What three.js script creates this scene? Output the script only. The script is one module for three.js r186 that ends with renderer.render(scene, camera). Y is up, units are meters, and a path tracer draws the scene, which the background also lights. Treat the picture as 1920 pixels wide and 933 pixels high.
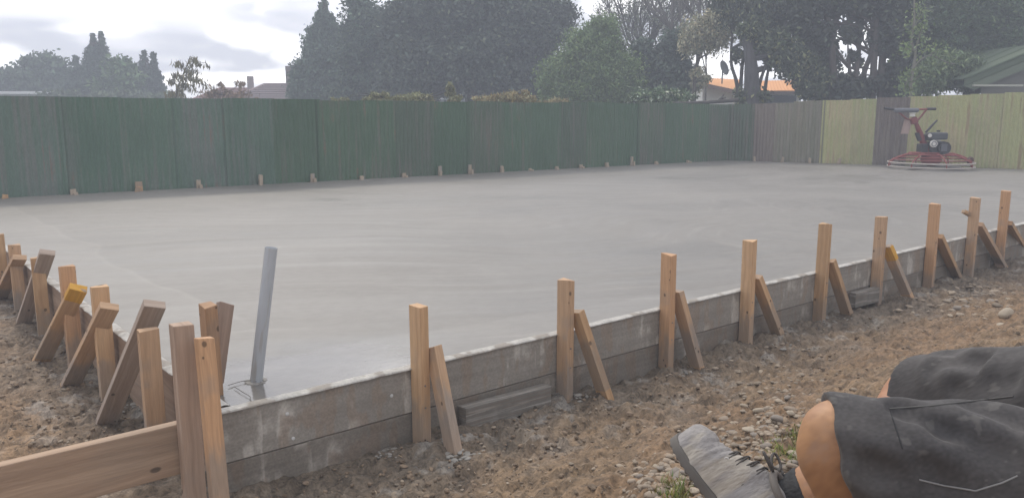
import * as THREE from 'three';
import { RoundedBoxGeometry } from 'three/addons/geometries/RoundedBoxGeometry.js';
import { MarchingCubes } from 'three/addons/objects/MarchingCubes.js';
import { mergeGeometries, mergeVertices } from 'three/addons/utils/BufferGeometryUtils.js';

// ------------------------------------------------------------------ camera, sky, sun, exposure
const FPX = 1500, CAMH = 1.1, PITCH = Math.atan(253.5 / FPX);
const scene = new THREE.Scene();
const camera = new THREE.PerspectiveCamera(2 * Math.atan(466.5 / FPX) * 180 / Math.PI, 1920 / 933, 0.05, 2000);
camera.position.set(0, CAMH, 0);
camera.rotation.set(-PITCH, 0, 0);
scene.add(camera);
const renderer = new THREE.WebGLRenderer({ antialias: true });
renderer.setSize(1024, 497);
renderer.toneMapping = THREE.LinearToneMapping;
renderer.toneMappingExposure = 1.0;
renderer.shadowMap.enabled = true;
const SUN_DIR = new THREE.Vector3(-0.28, 0.72, -0.63).normalize();
const sun = new THREE.DirectionalLight(new THREE.Color().setRGB(1.0, 0.9, 0.74), 1.35);
sun.position.copy(SUN_DIR).multiplyScalar(60);
sun.castShadow = true;
sun.shadow.radius = 22;
sun.shadow.mapSize.set(2048, 2048);
Object.assign(sun.shadow.camera, { left: -25, right: 25, top: 25, bottom: -25, near: 1, far: 140 });
scene.add(sun, sun.target);
scene.fog = new THREE.FogExp2(new THREE.Color().setRGB(0.82, 0.88, 1.0), 0.0105);

// ------------------------------------------------------------------ random numbers and noise
function rng(seed) {
  let a = seed >>> 0;
  return () => { a = (a + 0x6D2B79F5) | 0; let t = Math.imul(a ^ (a >>> 15), 1 | a); t = (t + Math.imul(t ^ (t >>> 7), 61 | t)) ^ t; return ((t ^ (t >>> 14)) >>> 0) / 4294967296; };
}
const V3 = (x, y, z) => new THREE.Vector3(x, y, z);
const clamp = (x, a = 0, b = 1) => Math.min(b, Math.max(a, x));
const mix = (a, b, t) => a + (b - a) * t;
const sstep = (a, b, x) => { const t = clamp((x - a) / (b - a)); return t * t * (3 - 2 * t); };
const hash = (x, y, z) => { let h = Math.imul(x, 374761393) ^ Math.imul(y, 668265263) ^ Math.imul(z, 2147483647 ^ 0x5bd1e995); h = Math.imul(h ^ (h >>> 13), 1274126177); return ((h ^ (h >>> 16)) >>> 0) / 4294967296; };
const md = (a, n) => ((a % n) + n) % n;
function vn(x, y, p = 4096, q = 4096, s = 0) {           // periodic value noise, 0..1
  const i = Math.floor(x), j = Math.floor(y), u = x - i, v = y - j, a = u * u * (3 - 2 * u), b = v * v * (3 - 2 * v);
  const i0 = md(i, p), i1 = md(i + 1, p), j0 = md(j, q), j1 = md(j + 1, q);
  return mix(mix(hash(i0, j0, s), hash(i1, j0, s), a), mix(hash(i0, j1, s), hash(i1, j1, s), a), b);
}
function fbm(x, y, o = 4, p = 4096, q = 4096, s = 0) { let r = 0, a = 0.5, t = 0; for (let k = 0; k < o; k++) { r += a * vn(x, y, p, q, s + k * 17); t += a; x *= 2; y *= 2; p *= 2; q *= 2; a *= 0.5; } return r / t; }
function n3(x, y, z, s = 0) {
  const i = Math.floor(x), j = Math.floor(y), k = Math.floor(z); let u = x - i, v = y - j, w = z - k;
  u = u * u * (3 - 2 * u); v = v * v * (3 - 2 * v); w = w * w * (3 - 2 * w);
  const h = (a, b, c) => hash(i + a + s * 31, j + b, k + c);
  return mix(mix(mix(h(0, 0, 0), h(1, 0, 0), u), mix(h(0, 1, 0), h(1, 1, 0), u), v), mix(mix(h(0, 0, 1), h(1, 0, 1), u), mix(h(0, 1, 1), h(1, 1, 1), u), v), w);
}
const toS = (c) => 255 * (c <= 0.0031308 ? 12.92 * c : 1.055 * Math.pow(c, 1 / 2.4) - 0.055);
function tex(w, h, fn, { srgb = true, rx = 1, ry = 1 } = {}) {
  const d = new Uint8Array(w * h * 4);
  for (let j = 0; j < h; j++) for (let i = 0; i < w; i++) {
    const c = fn((i + 0.5) / w, (j + 0.5) / h), o = (j * w + i) * 4;
    for (let k = 0; k < 3; k++) { const x = clamp(Array.isArray(c) ? c[k] : c); d[o + k] = srgb ? toS(x) : x * 255; }
    d[o + 3] = 255;
  }
  const t = new THREE.DataTexture(d, w, h, THREE.RGBAFormat);
  if (srgb) t.colorSpace = THREE.SRGBColorSpace;
  t.wrapS = t.wrapT = THREE.RepeatWrapping; t.magFilter = THREE.LinearFilter; t.minFilter = THREE.LinearMipmapLinearFilter; t.generateMipmaps = true;
  t.repeat.set(rx, ry); t.needsUpdate = true;
  return t;
}

// ------------------------------------------------------------------ the sky: broken overcast with bright gaps
{
  const dirOf = (px, py) => [(px - 960) / FPX, (213 - py) / FPX];
  const GAPS = [[430, 8, 75, 26, 1], [40, 12, 70, 24, 0.9], [530, 35, 26, 16, 0.9], [265, 76, 60, 12, 0.7], [500, 85, 60, 28, 0.75], [420, 130, 60, 12, 0.5], [1190, 20, 120, 40, 0.8], [1300, 120, 60, 30, 0.6], [560, 110, 40, 16, 0.5], [130, 120, 80, 14, 0.4]].map(([px, py, w, h, k]) => [...dirOf(px, py), w / FPX, h / FPX, k]);
  const W = 2048, H = 1024, d = new Float32Array(W * H * 4);
  for (let j = 0; j < H; j++) {
    const el = ((j + 0.5) / H - 0.5) * Math.PI, y = Math.sin(el), c = Math.cos(el);
    for (let i = 0; i < W; i++) {
      const az = ((i + 0.5) / W - 0.5) * 2 * Math.PI, x = Math.cos(az) * c, z = Math.sin(az) * c, o = (j * W + i) * 4;
      const yy = Math.max(y, 0), px = x / (yy + 0.07) + 31.3, pz = z / (yy + 0.07) + 57.1;
      const wx = fbm(px * 1.1 + 9, pz * 0.7, 3), wz = fbm(px * 1.1, pz * 0.7 + 40, 3);
      const n = fbm(px * 0.9 + wx * 1.3, pz * 0.75 + wz * 1.3, 6, 4096, 4096, 3);
      const m = fbm(px * 0.62 + 70 + wz, pz * 0.5 + 12 + wx, 5, 4096, 4096, 8);
      const a = Math.acos(clamp(x * SUN_DIR.x + y * SUN_DIR.y + z * SUN_DIR.z, -1, 1));
      const glow = Math.exp(-a * a / 0.35);
      let open = 0; const ax = Math.atan2(x, -z), ripple = (n - 0.5) * 1.2 + (fbm(ax * 16 + 60, el * 46 + 60, 6, 4096, 4096, 12) - 0.5) * 2.6 + (fbm(ax * 50 + 60, el * 120 + 60, 4, 4096, 4096, 13) - 0.5) * 0.8;
      for (const [ga, ge, sa, se, k] of GAPS) { const e = ((ax - ga) / sa) ** 2 + ((el - ge) / se) ** 2; if (e < 9) open = Math.max(open, k * sstep(0.12, 1.05, Math.exp(-e * 0.7) * (1 + ripple * 0.8) + ripple * 0.22)); }
      const t = sstep(0.38, 0.62, n), g = Math.max(sstep(0.56, 0.68, m) * sstep(0.40, 0.6, n), open);
      const hz = Math.exp(-yy * 30);
      let r = mix(0.88, 1.36, t), gg = mix(0.905, 1.365, t), b = mix(1.0, 1.44, t);
      r = mix(r, 2.9, g); gg = mix(gg, 2.87, g); b = mix(b, 2.8, g);
      r = mix(r, 1.25, hz * 0.3); gg = mix(gg, 1.23, hz * 0.3); b = mix(b, 1.22, hz * 0.3);
      const k = 1 + 0.75 * glow;
      if (y < 0) { const q = sstep(0, -0.25, y); r = mix(r, 0.3, q); gg = mix(gg, 0.28, q); b = mix(b, 0.26, q); }
      d[o] = r * k; d[o + 1] = gg * k; d[o + 2] = b * k; d[o + 3] = 1;
    }
  }
  const t = new THREE.DataTexture(d, W, H, THREE.RGBAFormat, THREE.FloatType);
  t.mapping = THREE.EquirectangularReflectionMapping; t.magFilter = t.minFilter = THREE.LinearFilter; t.wrapS = THREE.RepeatWrapping; t.needsUpdate = true;
  scene.background = t; scene.environment = t;
}

// ------------------------------------------------------------------ helpers for building and naming
function merge(list) {
  const all = list.every((g) => g.index), ks = ['position', 'normal', 'uv'].filter((k) => list.every((g) => g.attributes[k]));
  return mergeGeometries(list.map((g) => { const q = all ? g.clone() : g.index ? g.toNonIndexed() : g.clone(); for (const k of Object.keys(q.attributes)) if (!ks.includes(k)) q.deleteAttribute(k); return q; }));
}
const used = new Map();
function numbered(n) { const k = used.get(n) || 0; used.set(n, k + 1); return k ? `${n}_${String(k).padStart(3, '0')}` : n; }
function shadows(m) { m.castShadow = m.receiveShadow = true; return m; }
function part(name, geo, mat, parent, extra) { const m = shadows(new THREE.Mesh(geo, mat)); m.name = name; if (extra) Object.assign(m.userData, extra); parent.add(m); return m; }
function tag(o, label, category, group) { o.userData.label = label; o.userData.category = category; if (group) o.userData.group = group; return o; }
function single(name, geo, mat, label, category, group) { return tag(part(numbered(name), geo, mat, scene), label, category, group); }
function thing(name, pos, label, category, group) { const g = new THREE.Group(); g.name = numbered(name); g.position.copy(pos); scene.add(g); return tag(g, label, category, group); }
function structure(name, geo, mat) { const m = part(name, geo, mat, scene); m.userData.kind = 'structure'; return m; }
const CP = Math.cos(-PITCH), SP = Math.sin(-PITCH);
function ray(px, py) { const x = (px - 960) / FPX, y = -(py - 466.5) / FPX; return V3(x, y * CP + SP, y * SP - CP); }
function hit(px, py, Y = 0) { const r = ray(px, py), t = (Y - CAMH) / r.y; return V3(r.x * t, Y, r.z * t); }          // a point of the photo on a level plane
function at(px, py, d) { const r = ray(px, py), t = d / -r.z; return V3(r.x * t, CAMH + r.y * t, -d); }               // a point of the photo at a distance
const mat = (r, g, b, rough = 0.9, o = {}) => new THREE.MeshStandardMaterial({ color: new THREE.Color().setRGB(r, g, b), roughness: rough, metalness: 0, ...o });

function metricUV(g, su = 1, sv = 1, ou = 0, ov = 0) {
  const p = g.attributes.position, n = g.attributes.normal, uv = new Float32Array(p.count * 2);
  for (let i = 0; i < p.count; i++) {
    const ax = Math.abs(n.getX(i)), ay = Math.abs(n.getY(i)), az = Math.abs(n.getZ(i));
    let u, v;
    if (ay > ax && ay > az) { u = p.getX(i); v = p.getZ(i) * 0.6; } else if (ax > az) { u = p.getZ(i) + 0.11; v = p.getY(i); } else { u = p.getX(i); v = p.getY(i); }
    uv[2 * i] = u * su + ou; uv[2 * i + 1] = v * sv + ov;
  }
  g.setAttribute('uv', new THREE.BufferAttribute(uv, 2));
  return g;
}
// a length of sawn timber from a to b; wide lies along wdir
function timber(a, b, thick, wide, wdir, seed, bevel = 0.003) {
  const L = a.distanceTo(b), g = new RoundedBoxGeometry(thick, L, wide, 2, bevel);
  metricUV(g, 4, 1, (seed * 0.37) % 1, L / 2 - 0.10 + 0.10 * hash(seed, 2, 2));
  const p = g.attributes.position, y = b.clone().sub(a).normalize(), z = wdir.clone().addScaledVector(y, -wdir.dot(y)).normalize(), x = V3().crossVectors(y, z);
  for (let i = 0; i < p.count; i++) if (Math.abs(p.getY(i)) > L / 2 - 0.02) p.setY(i, p.getY(i) + (hash(seed, Math.round(p.getX(i) * 30) * 7 + Math.round(p.getZ(i) * 30), 5) - 0.5) * 0.012);   // ends not sawn quite square
  const m = new THREE.Matrix4().makeBasis(x, y, z).setPosition(a.clone().add(b).multiplyScalar(0.5));
  g.applyMatrix4(m); g.computeVertexNormals();
  return g;
}
// tapered tube through points with radii
function limb(pts, radii, sides = 7, out) {
  const n = pts.length, pos = [], nor = [], idx = [], uv = []; let len = 0;
  const t = V3(), u = V3(), w = V3();
  for (let i = 0; i < n; i++) {
    t.copy(pts[Math.min(n - 1, i + 1)]).sub(pts[Math.max(0, i - 1)]).normalize();
    u.set(1, 0, 0); if (Math.abs(t.x) > 0.9) u.set(0, 0, 1);
    u.addScaledVector(t, -u.dot(t)).normalize(); w.crossVectors(t, u);
    if (i) len += pts[i].distanceTo(pts[i - 1]);
    for (let k = 0; k <= sides; k++) {
      const a = k / sides * 2 * Math.PI, c = Math.cos(a), s = Math.sin(a), r = radii[i];
      const nx = u.x * c + w.x * s, ny = u.y * c + w.y * s, nz = u.z * c + w.z * s;
      pos.push(pts[i].x + nx * r, pts[i].y + ny * r, pts[i].z + nz * r); nor.push(nx, ny, nz); uv.push(k / sides * 2, len);
      if (i < n - 1 && k < sides) { const o = i * (sides + 1) + k; idx.push(o, o + 1, o + sides + 1, o + 1, o + sides + 2, o + sides + 1); }
    }
  }
  const g = new THREE.BufferGeometry();
  g.setAttribute('position', new THREE.Float32BufferAttribute(pos, 3)); g.setAttribute('normal', new THREE.Float32BufferAttribute(nor, 3)); g.setAttribute('uv', new THREE.Float32BufferAttribute(uv, 2)); g.setIndex(idx);
  return g;
}
const tube = (pts, r, sides = 8, closed = false, segs) => new THREE.TubeGeometry(new THREE.CatmullRomCurve3(pts, closed), segs || Math.max(2, (pts.length - 1) * 5), r, sides, closed);

// ------------------------------------------------------------------ the pad's own axes: U along the front form, V along the left form, N out towards the viewer
const O = V3(-1.075, 0, -2.84);
const U = V3(0.770, 0, -0.638).normalize(), N = V3(0.638, 0, 0.770).normalize();
const V = V3(-0.648, 0, -0.762).normalize(), NL = V3(-0.762, 0, 0.648).normalize();
const UV = (u, v, y = 0) => O.clone().addScaledVector(U, u).addScaledVector(V, v).setY(y);
const C0 = hit(1362, 300);                                     // where the two fences meet
const BD = V3(-0.8085, 0, 0.5885).normalize();                 // along the long fence, from the corner to the left
const RD = V3(0.864, 0, 0.503).normalize();                    // along the short fence, to the right
const GY = -0.35;

// ------------------------------------------------------------------ textures
const R0 = rng(7);
function woodTex(seed, c1, c2, knots, foot = 0) {
  const r = rng(seed), K = Array.from({ length: knots }, () => [r(), r(), 0.02 + 0.03 * r()]);
  return tex(256, 1024, (u, v) => {
    let bend = 0, dark = 0;
    for (const [ku, kv, kr] of K) {
      let du = u - ku; du -= Math.round(du); let dv = (v - kv); dv -= Math.round(dv);
      const d = Math.hypot(du, dv * 3.2); bend += Math.sign(du || 1) * 0.03 * Math.exp(-d * d / (kr * kr * 6)); dark = Math.max(dark, sstep(kr, kr * 0.55, d));
    }
    const w = fbm(u * 3, v * 4, 3, 3, 4, seed) * 0.16 + bend;
    const ring = fbm((u + w) * 26, v * 1, 3, 26, 1, seed + 3), fine = vn(u * 128, v * 24, 128, 24, seed + 5), blot = fbm(u * 2, v * 6, 4, 2, 6, seed + 9);
    let t = clamp(ring * 0.95 + (fine - 0.5) * 0.25);
    const grime = Math.max(sstep(0.52, 0.75, blot) * 0.35, foot * sstep(0.08, -0.08, v - 0.24 + (fbm(u * 6, v * 10, 4, 6, 10, seed + 13) - 0.5) * 0.34) * mix(0.45, 1, blot));
    return [0, 1, 2].map((k) => mix(mix(c1[k], c2[k], t), 0.25 - 0.025 * k, grime) * (1 - 0.65 * dark) * mix(0.86, 1.12, fine));
  });
}
const woodBump = tex(128, 512, (u, v) => 0.5 + 0.5 * (fbm(u * 24, v * 3, 3, 24, 3, 2) - 0.5) + 0.2 * (vn(u * 64, v * 64, 64, 64, 4) - 0.5), { srgb: false });
function wood(t, tint = [1, 1, 1], rough = 0.8) { return new THREE.MeshStandardMaterial({ map: t, color: new THREE.Color().setRGB(...tint), roughness: rough, bumpMap: woodBump, bumpScale: 0.0025 }); }
const wtPine = woodTex(11, [0.60, 0.395, 0.225], [0.44, 0.262, 0.135], 5), wtPine2 = woodTex(23, [0.54, 0.355, 0.21], [0.37, 0.228, 0.125], 7), wtGrey = woodTex(37, [0.42, 0.335, 0.27], [0.27, 0.205, 0.16], 3);
const wtFoot = woodTex(43, [0.60, 0.395, 0.225], [0.42, 0.25, 0.13], 5, 0.8), wtFoot2 = woodTex(47, [0.52, 0.345, 0.21], [0.36, 0.225, 0.13], 7, 0.9);
const M = {
  pine: [wood(wtFoot), wood(wtFoot2), wood(wtFoot, [0.84, 0.83, 0.80]), wood(wtFoot2, [1.08, 0.98, 0.88])],
  grey: wood(wtGrey), brownForm: wood(wtGrey, [0.82, 0.74, 0.66]), dirtyPine: wood(wtPine2, [0.62, 0.62, 0.62]),
};
// form board that wet concrete has run over
const formTex = tex(1024, 256, (u, v) => {
  const a = fbm(u * 16, v * 4, 5, 16, 4, 61), b = fbm(u * 48, v * 4, 3, 48, 4, 62), g = vn(u * 400, v * 100, 400, 100, 63), st = fbm(u * 90, v * 2, 3, 90, 2, 66);
  const splash = sstep(0.55, 0.72, a) * sstep(0.35, 0.6, b), run = sstep(0.6, 0.74, st) * sstep(0.45, 0.6, a);
  const gr = fbm(u * 5 + 0.3 * a, v * 40, 4, 5, 40, 68); let c = [mix(0.150, 0.235, a * 0.7 + gr * 0.3), mix(0.141, 0.223, a * 0.7 + gr * 0.3), mix(0.128, 0.205, a * 0.7 + gr * 0.3)].map((x) => x * mix(0.88, 1.10, gr));
  return c.map((x, k) => (mix(mix(x, [0.42, 0.41, 0.39][k], splash * 0.6 + run * 0.45), [0.19, 0.135, 0.095][k], sstep(0.56, 0.7, b) * 0.35)) * mix(0.86, 1.14, g));
});
M.form = new THREE.MeshStandardMaterial({ map: formTex, color: new THREE.Color().setRGB(1.42, 1.38, 1.32), roughness: 0.82, bumpMap: woodBump, bumpScale: 0.002 });
M.formLow = new THREE.MeshStandardMaterial({ map: formTex, color: new THREE.Color().setRGB(1.05, 0.99, 0.92), roughness: 0.88, bumpMap: woodBump, bumpScale: 0.002 });
const crustTex = tex(512, 128, (u, v) => { const a = fbm(u * 60, v * 14, 4, 60, 14, 71), b = vn(u * 256, v * 64, 256, 64, 72), d = fbm(u * 20, v * 3, 4, 20, 3, 75); const x = mix(0.30, 0.52, a) * mix(0.85, 1.1, b); const k = sstep(0.58, 0.68, d) * 0.55; return [mix(x, 0.17, k), mix(x * 0.96, 0.135, k), mix(x * 0.88, 0.10, k)]; });
M.crust = new THREE.MeshStandardMaterial({ map: crustTex, roughness: 0.85 });

// ------------------------------------------------------------------ ground
const gN = (x, z, s, f) => fbm(x * f + 100, z * f + 200, 4, 4096, 4096, s);
function padDist(x, z) {                                                          // metres outside the form, along N and NL
  const dx = x - O.x, dz = z - O.z;
  return [dx * N.x + dz * N.z, dx * NL.x + dz * NL.z, dx * U.x + dz * U.z];
}
function groundBase(x, z) {
  const [s, l, u] = padDist(x, z);
  const bank = 0.57 * sstep(0.30, 2.35, s) * sstep(-0.3, 1.0, u + 0.35 * s);
  const seat = 0.22 * Math.exp(-((x - 1.12) ** 2 + (z + 1.2) ** 2) / 0.11);
  return GY + bank + seat;
}
function groundY(x, z) {
  const far = Math.hypot(x, z + 3);
  const near = sstep(14, 5, far);
  const [s] = padDist(x, z);
  const big = (gN(x, z, 1, 0.9) - 0.5) * 0.10 + (gN(x, z, 2, 3) - 0.5) * 0.075;
  const lump = Math.pow(gN(x, z, 3, 9), 1.5) * 0.075 - 0.025, rid = (1 - Math.abs(2 * gN(x * 1.6, z, 4, 16) - 1)) ** 3 * 0.028, fine = (fbm(x * 24, z * 24, 3, 4096, 4096, 5) - 0.5) * 0.018;
  return groundBase(x, z) + big * near * sstep(-0.2, 0.5, s + 0.3) + (lump + rid + fine) * near;
}
function groundColour(x, z) {
  const [s, l] = padDist(x, z), e = s > 0 ? s : l;
  const a = gN(x, z, 21, 0.7), b = gN(x, z, 22, 2.6), c = gN(x, z, 23, 11), d = gN(x, z, 24, 34);
  let col = [mix(0.21, 0.30, a), mix(0.14, 0.192, a), mix(0.082, 0.112, a)];
  const ochre = sstep(0.48, 0.66, b); col = col.map((v, k) => mix(v, [0.265, 0.19, 0.118][k], ochre * 0.5));
  const greyS = (1 - sstep(0.05, 0.85, e + (b - 0.5) * 0.9)) * 0.75; col = col.map((v, k) => mix(v, [0.165, 0.145, 0.118][k], greyS));   // cement slurry trodden into the soil beside the form
  const spl = sstep(0.63, 0.70, c) * sstep(0.9, 0.1, e) ; col = col.map((v, k) => mix(v, [0.34, 0.325, 0.30][k], spl * 0.6));
  const dk = sstep(0.45, 0.34, c) * 0.40; col = col.map((v, k) => mix(v, [0.085, 0.062, 0.042][k], dk));
  const stone = sstep(0.64, 0.74, d) * 0.22; col = col.map((v, k) => mix(v, [0.36, 0.30, 0.235][k], stone));
  if (Math.hypot(x, z) > 12) { const q = sstep(12, 20, Math.hypot(x, z)); col = col.map((v, k) => mix(v, [0.07, 0.10, 0.035][k], q)); }
  if (l > 0) col = col.map((v, k) => v * mix(1, [1.34, 1.3, 1.28][k], sstep(0, 0.3, l)));                        // drier, sandier soil on the left
  return col;
}
let ground;
{
  const axis = (lo, hi, step, min, max) => { const r = []; for (let x = lo; x <= hi; x += step) r.push(x); let s = step, x = hi; while (x < max) { s *= 1.28; x += s; r.push(Math.min(x, max)); } s = step; x = lo; const l = []; while (x > min) { s *= 1.28; x -= s; l.unshift(Math.max(x, min)); } return l.concat(r); };
  const xs = axis(-3.2, 5.0, 0.0185, -64, 64), zs = axis(-7.9, -1.25, 0.0185, -72, 40);
  const nx = xs.length, nz = zs.length, pos = new Float32Array(nx * nz * 3), col = new Float32Array(nx * nz * 3), uv = new Float32Array(nx * nz * 2), idx = [];
  for (let j = 0; j < nz; j++) for (let i = 0; i < nx; i++) {
    const o = j * nx + i, x = xs[i], z = zs[j], c = groundColour(x, z);
    const [s, l] = padDist(x, z), under = s < -0.12 && l < -0.12 && Math.hypot(x, z) < 40;
    pos[3 * o] = x; pos[3 * o + 1] = under ? GY - 0.05 : groundY(x, z); pos[3 * o + 2] = z;
    col.set(c, 3 * o); uv[2 * o] = x / 0.9; uv[2 * o + 1] = z / 0.9;
    if (i < nx - 1 && j < nz - 1) idx.push(o, o + nx, o + 1, o + 1, o + nx, o + nx + 1);
  }
  const g = new THREE.BufferGeometry();
  g.setAttribute('position', new THREE.BufferAttribute(pos, 3)); g.setAttribute('color', new THREE.BufferAttribute(col, 3)); g.setAttribute('uv', new THREE.BufferAttribute(uv, 2)); g.setIndex(idx); g.computeVertexNormals();
  const soil = tex(1024, 1024, (u, v) => { const a = fbm(u * 40, v * 40, 4, 40, 40, 31), b = fbm(u * 140, v * 140, 2, 140, 140, 32), st = sstep(0.66, 0.74, fbm(u * 60, v * 60, 3, 60, 60, 35)); const t = clamp(0.62 + (a - 0.5) * 0.8 + (b - 0.5) * 0.5, 0.2, 1.0); return [mix(t, 1, st * 0.5), mix(t, 0.98, st * 0.5), mix(t * 0.98, 0.94, st * 0.5)]; });
  const soilB = tex(1024, 1024, (u, v) => fbm(u * 40, v * 40, 4, 40, 40, 31) * 0.6 + fbm(u * 140, v * 140, 2, 140, 140, 32) * 0.4, { srgb: false });
  ground = structure('ground', g, new THREE.MeshStandardMaterial({ vertexColors: true, map: soil, roughness: 0.96, bumpMap: soilB, bumpScale: 0.006, color: new THREE.Color().setRGB(1.06, 1.05, 1.05) }));
}

// ------------------------------------------------------------------ the fresh concrete slab
{
  const a = UV(0.05, 0.052), P = [a, UV(18.35, 0.052), C0.clone(), UV(0.05, 9.72)];
  const sh = new THREE.Shape(P.map((p) => new THREE.Vector2(p.x, -p.z)));
  const g = new THREE.ExtrudeGeometry(sh, { depth: 0.34, bevelEnabled: false }); g.rotateX(-Math.PI / 2); g.translate(0, -0.346, 0);
  const p = g.attributes.position, uv = new Float32Array(p.count * 2), S = 26;
  const toUV = (x, z) => { const dx = x - O.x, dz = z - O.z, det = U.x * V.z - U.z * V.x; return [(dx * V.z - dz * V.x) / det, (U.x * dz - U.z * dx) / det]; };
  for (let i = 0; i < p.count; i++) { const [u, v] = toUV(p.getX(i), p.getZ(i)); uv[2 * i] = u / S; uv[2 * i + 1] = v / S; }
  g.setAttribute('uv', new THREE.BufferAttribute(uv, 2));
  const field = (U0, V0) => {
    const u = U0 * S, v = V0 * S;
    const w = fbm(u * 0.35, v * 0.35, 3, 4096, 4096, 41), ang = 0.55 + (w - 0.5) * 1.3, s = Math.sin(ang), c = Math.cos(ang);
    const x = u * c - v * s, y = u * s + v * c;
    const big = fbm(u * 0.5, v * 0.5, 4, 4096, 4096, 42), streak = fbm(x * 0.8, y * 6.5, 4, 4096, 4096, 43), fine = fbm(u * 22, v * 22, 3, 4096, 4096, 44), line = fbm(x * 1.3 + 40, y * 11, 3, 4096, 4096, 45);
    // strips worked by hand along the two near edges, still wet
    const n1 = (fbm(u * 1.1, 3.3, 3, 4096, 4096, 46) - 0.5) * 0.3, n2 = (fbm(7.7, v * 1.1, 3, 4096, 4096, 47) - 0.5) * 0.25;
    const e1 = sstep(0.46 * sstep(4.4, 0.6, u) + 0.1 + n1 * 0.5, 0.42 * sstep(4.4, 0.6, u) + 0.07 + n1 * 0.5, v), wet = sstep(0.80, 0.2, Math.hypot((u - 0.45) * 0.75, v - 0.2) + n1);
    const e2 = sstep(0.58 + n2, 0.55 + n2, u) * sstep(1.0, 1.6, v), ridge = Math.exp(-(((u - 0.565 - n2) / 0.018) ** 2)) * sstep(1.0, 1.6, v);
    return { big, streak, fine, line, e1, e2, wet, ridge };
  };
  const cmap = tex(2048, 2048, (U0, V0) => {
    const q = field(U0, V0);
    let t = 0.25 + (q.big - 0.5) * 0.09 + (q.streak - 0.5) * 0.03 + (q.fine - 0.5) * 0.04 + sstep(0.68, 0.78, q.line) * 0.026 - sstep(0.33, 0.26, q.line) * 0.012;
    t -= sstep(0.50, 0.62, fbm(U0 * S * 0.9 + 5, V0 * S * 0.9, 4, 4096, 4096, 58)) * 0.018 + sstep(5.5, 1.0, V0 * S) * 0.012;
    t += q.e2 * 0.022 + q.ridge * 0.035 + q.e1 * 0.018 - q.wet * 0.09;
    return [t * 0.795, t * 0.745, t * 0.675];
  });
  const rmap = tex(1024, 1024, (U0, V0) => { const q = field(U0, V0); return clamp(0.55 + (q.big - 0.5) * 0.3 + (q.streak - 0.5) * 0.3 - q.wet * 0.42 - q.e1 * 0.05, 0.12, 1); }, { srgb: false });
  const b = tex(512, 512, (u, v) => fbm(u * 30, v * 90, 4, 30, 90, 48) * 0.7 + 0.3 * fbm(u * 120, v * 120, 2, 120, 120, 49), { srgb: false }); b.repeat.set(S / 1.3, S / 1.3);
  structure('concrete_slab', g, new THREE.MeshStandardMaterial({ map: cmap, roughnessMap: rmap, roughness: 1, bumpMap: b, bumpScale: 0.0012 }));
}

// ------------------------------------------------------------------ form boards with their crust of cement
function board(name, A, dir, L, h, th, out, yTop, material, label, crust, seed) {
  const g = new RoundedBoxGeometry(L, h, th, 2, 0.004);
  const p = g.attributes.position, uv = new Float32Array(p.count * 2), n = g.attributes.normal;
  for (let i = 0; i < p.count; i++) { uv[2 * i] = (p.getX(i) + seed) / 2.4; uv[2 * i + 1] = (Math.abs(n.getY(i)) > 0.7 ? p.getZ(i) : p.getY(i)) / 0.6 + 0.5; }
  if (material === M.brownForm || material.map === wtPine2 || material.map === wtGrey) for (let i = 0; i < p.count; i++) { const t = uv[2 * i]; uv[2 * i] = uv[2 * i + 1] * 0.6 * 3; uv[2 * i + 1] = t * 1.2; }
  g.setAttribute('uv', new THREE.BufferAttribute(uv, 2));
  const t = thing(name, A.clone().addScaledVector(dir, L / 2).addScaledVector(out, th / 2).setY(yTop - h), label, 'form board');
  t.quaternion.setFromRotationMatrix(new THREE.Matrix4().makeBasis(dir, V3(0, 1, 0), V3().crossVectors(dir, V3(0, 1, 0))));
  const oz = V3().crossVectors(dir, V3(0, 1, 0)).dot(out) > 0 ? 1 : -1;
  part('plank', g.clone().translate(0, h / 2, 0), material, t);
  if (crust) {
    const st = 0.012, cnt = Math.floor(L / st), pos = [], idx = [], uvs = [];
    for (let i = 0; i <= cnt; i++) {
      const x = -L / 2 + i * st, k = i * 0.012 + seed;
      const inn = -oz * (th / 2 + 0.004 + 0.010 * fbm(k * 14, 1, 3, 4096, 4096, 81)), top = 0.003 + 0.006 * fbm(k * 20, 9, 3, 4096, 4096, 82), ed = oz * (th / 2 + 0.004);
      const drip = crust * (0.006 + 0.045 * Math.pow(fbm(k * 5, 4, 3, 4096, 4096, 83), 2) + 0.15 * Math.pow(Math.max(0, fbm(k * 22, 6, 2, 4096, 4096, 84) - 0.52) * 2.1, 1.2) * sstep(0.4, 0.62, fbm(k * 1.6, 2, 2, 4096, 4096, 85)));
      const rows = [[0.0, inn - oz * 0.002], [top, inn], [top + 0.004, 0], [top * 0.8, ed - oz * 0.004], [-0.004, ed + oz * 0.001], [-drip * 0.6, ed + oz * 0.0015], [-drip, ed - oz * 0.0005], [-drip, oz * (th / 2 - 0.004)]];
      rows.forEach(([y, z], r) => { pos.push(x, h + y, z); uvs.push(x / 1.2 + seed, (r < 4 ? z : y) / 0.3); });
      if (i < cnt) for (let r = 0; r < rows.length - 1; r++) { const o = i * rows.length + r; idx.push(...(oz > 0 ? [o, o + 1, o + rows.length, o + 1, o + rows.length + 1, o + rows.length] : [o, o + rows.length, o + 1, o + 1, o + rows.length, o + rows.length + 1])); }
    }
    const cg = new THREE.BufferGeometry(); cg.setAttribute('position', new THREE.Float32BufferAttribute(pos, 3)); cg.setAttribute('uv', new THREE.Float32BufferAttribute(uvs, 2)); cg.setIndex(idx); cg.computeVertexNormals();
    const cm = M.crust.clone(); cm.side = THREE.DoubleSide;
    part('cement_crust', cg, cm, t);
  }
  return t;
}
const TH = 0.042;
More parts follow.
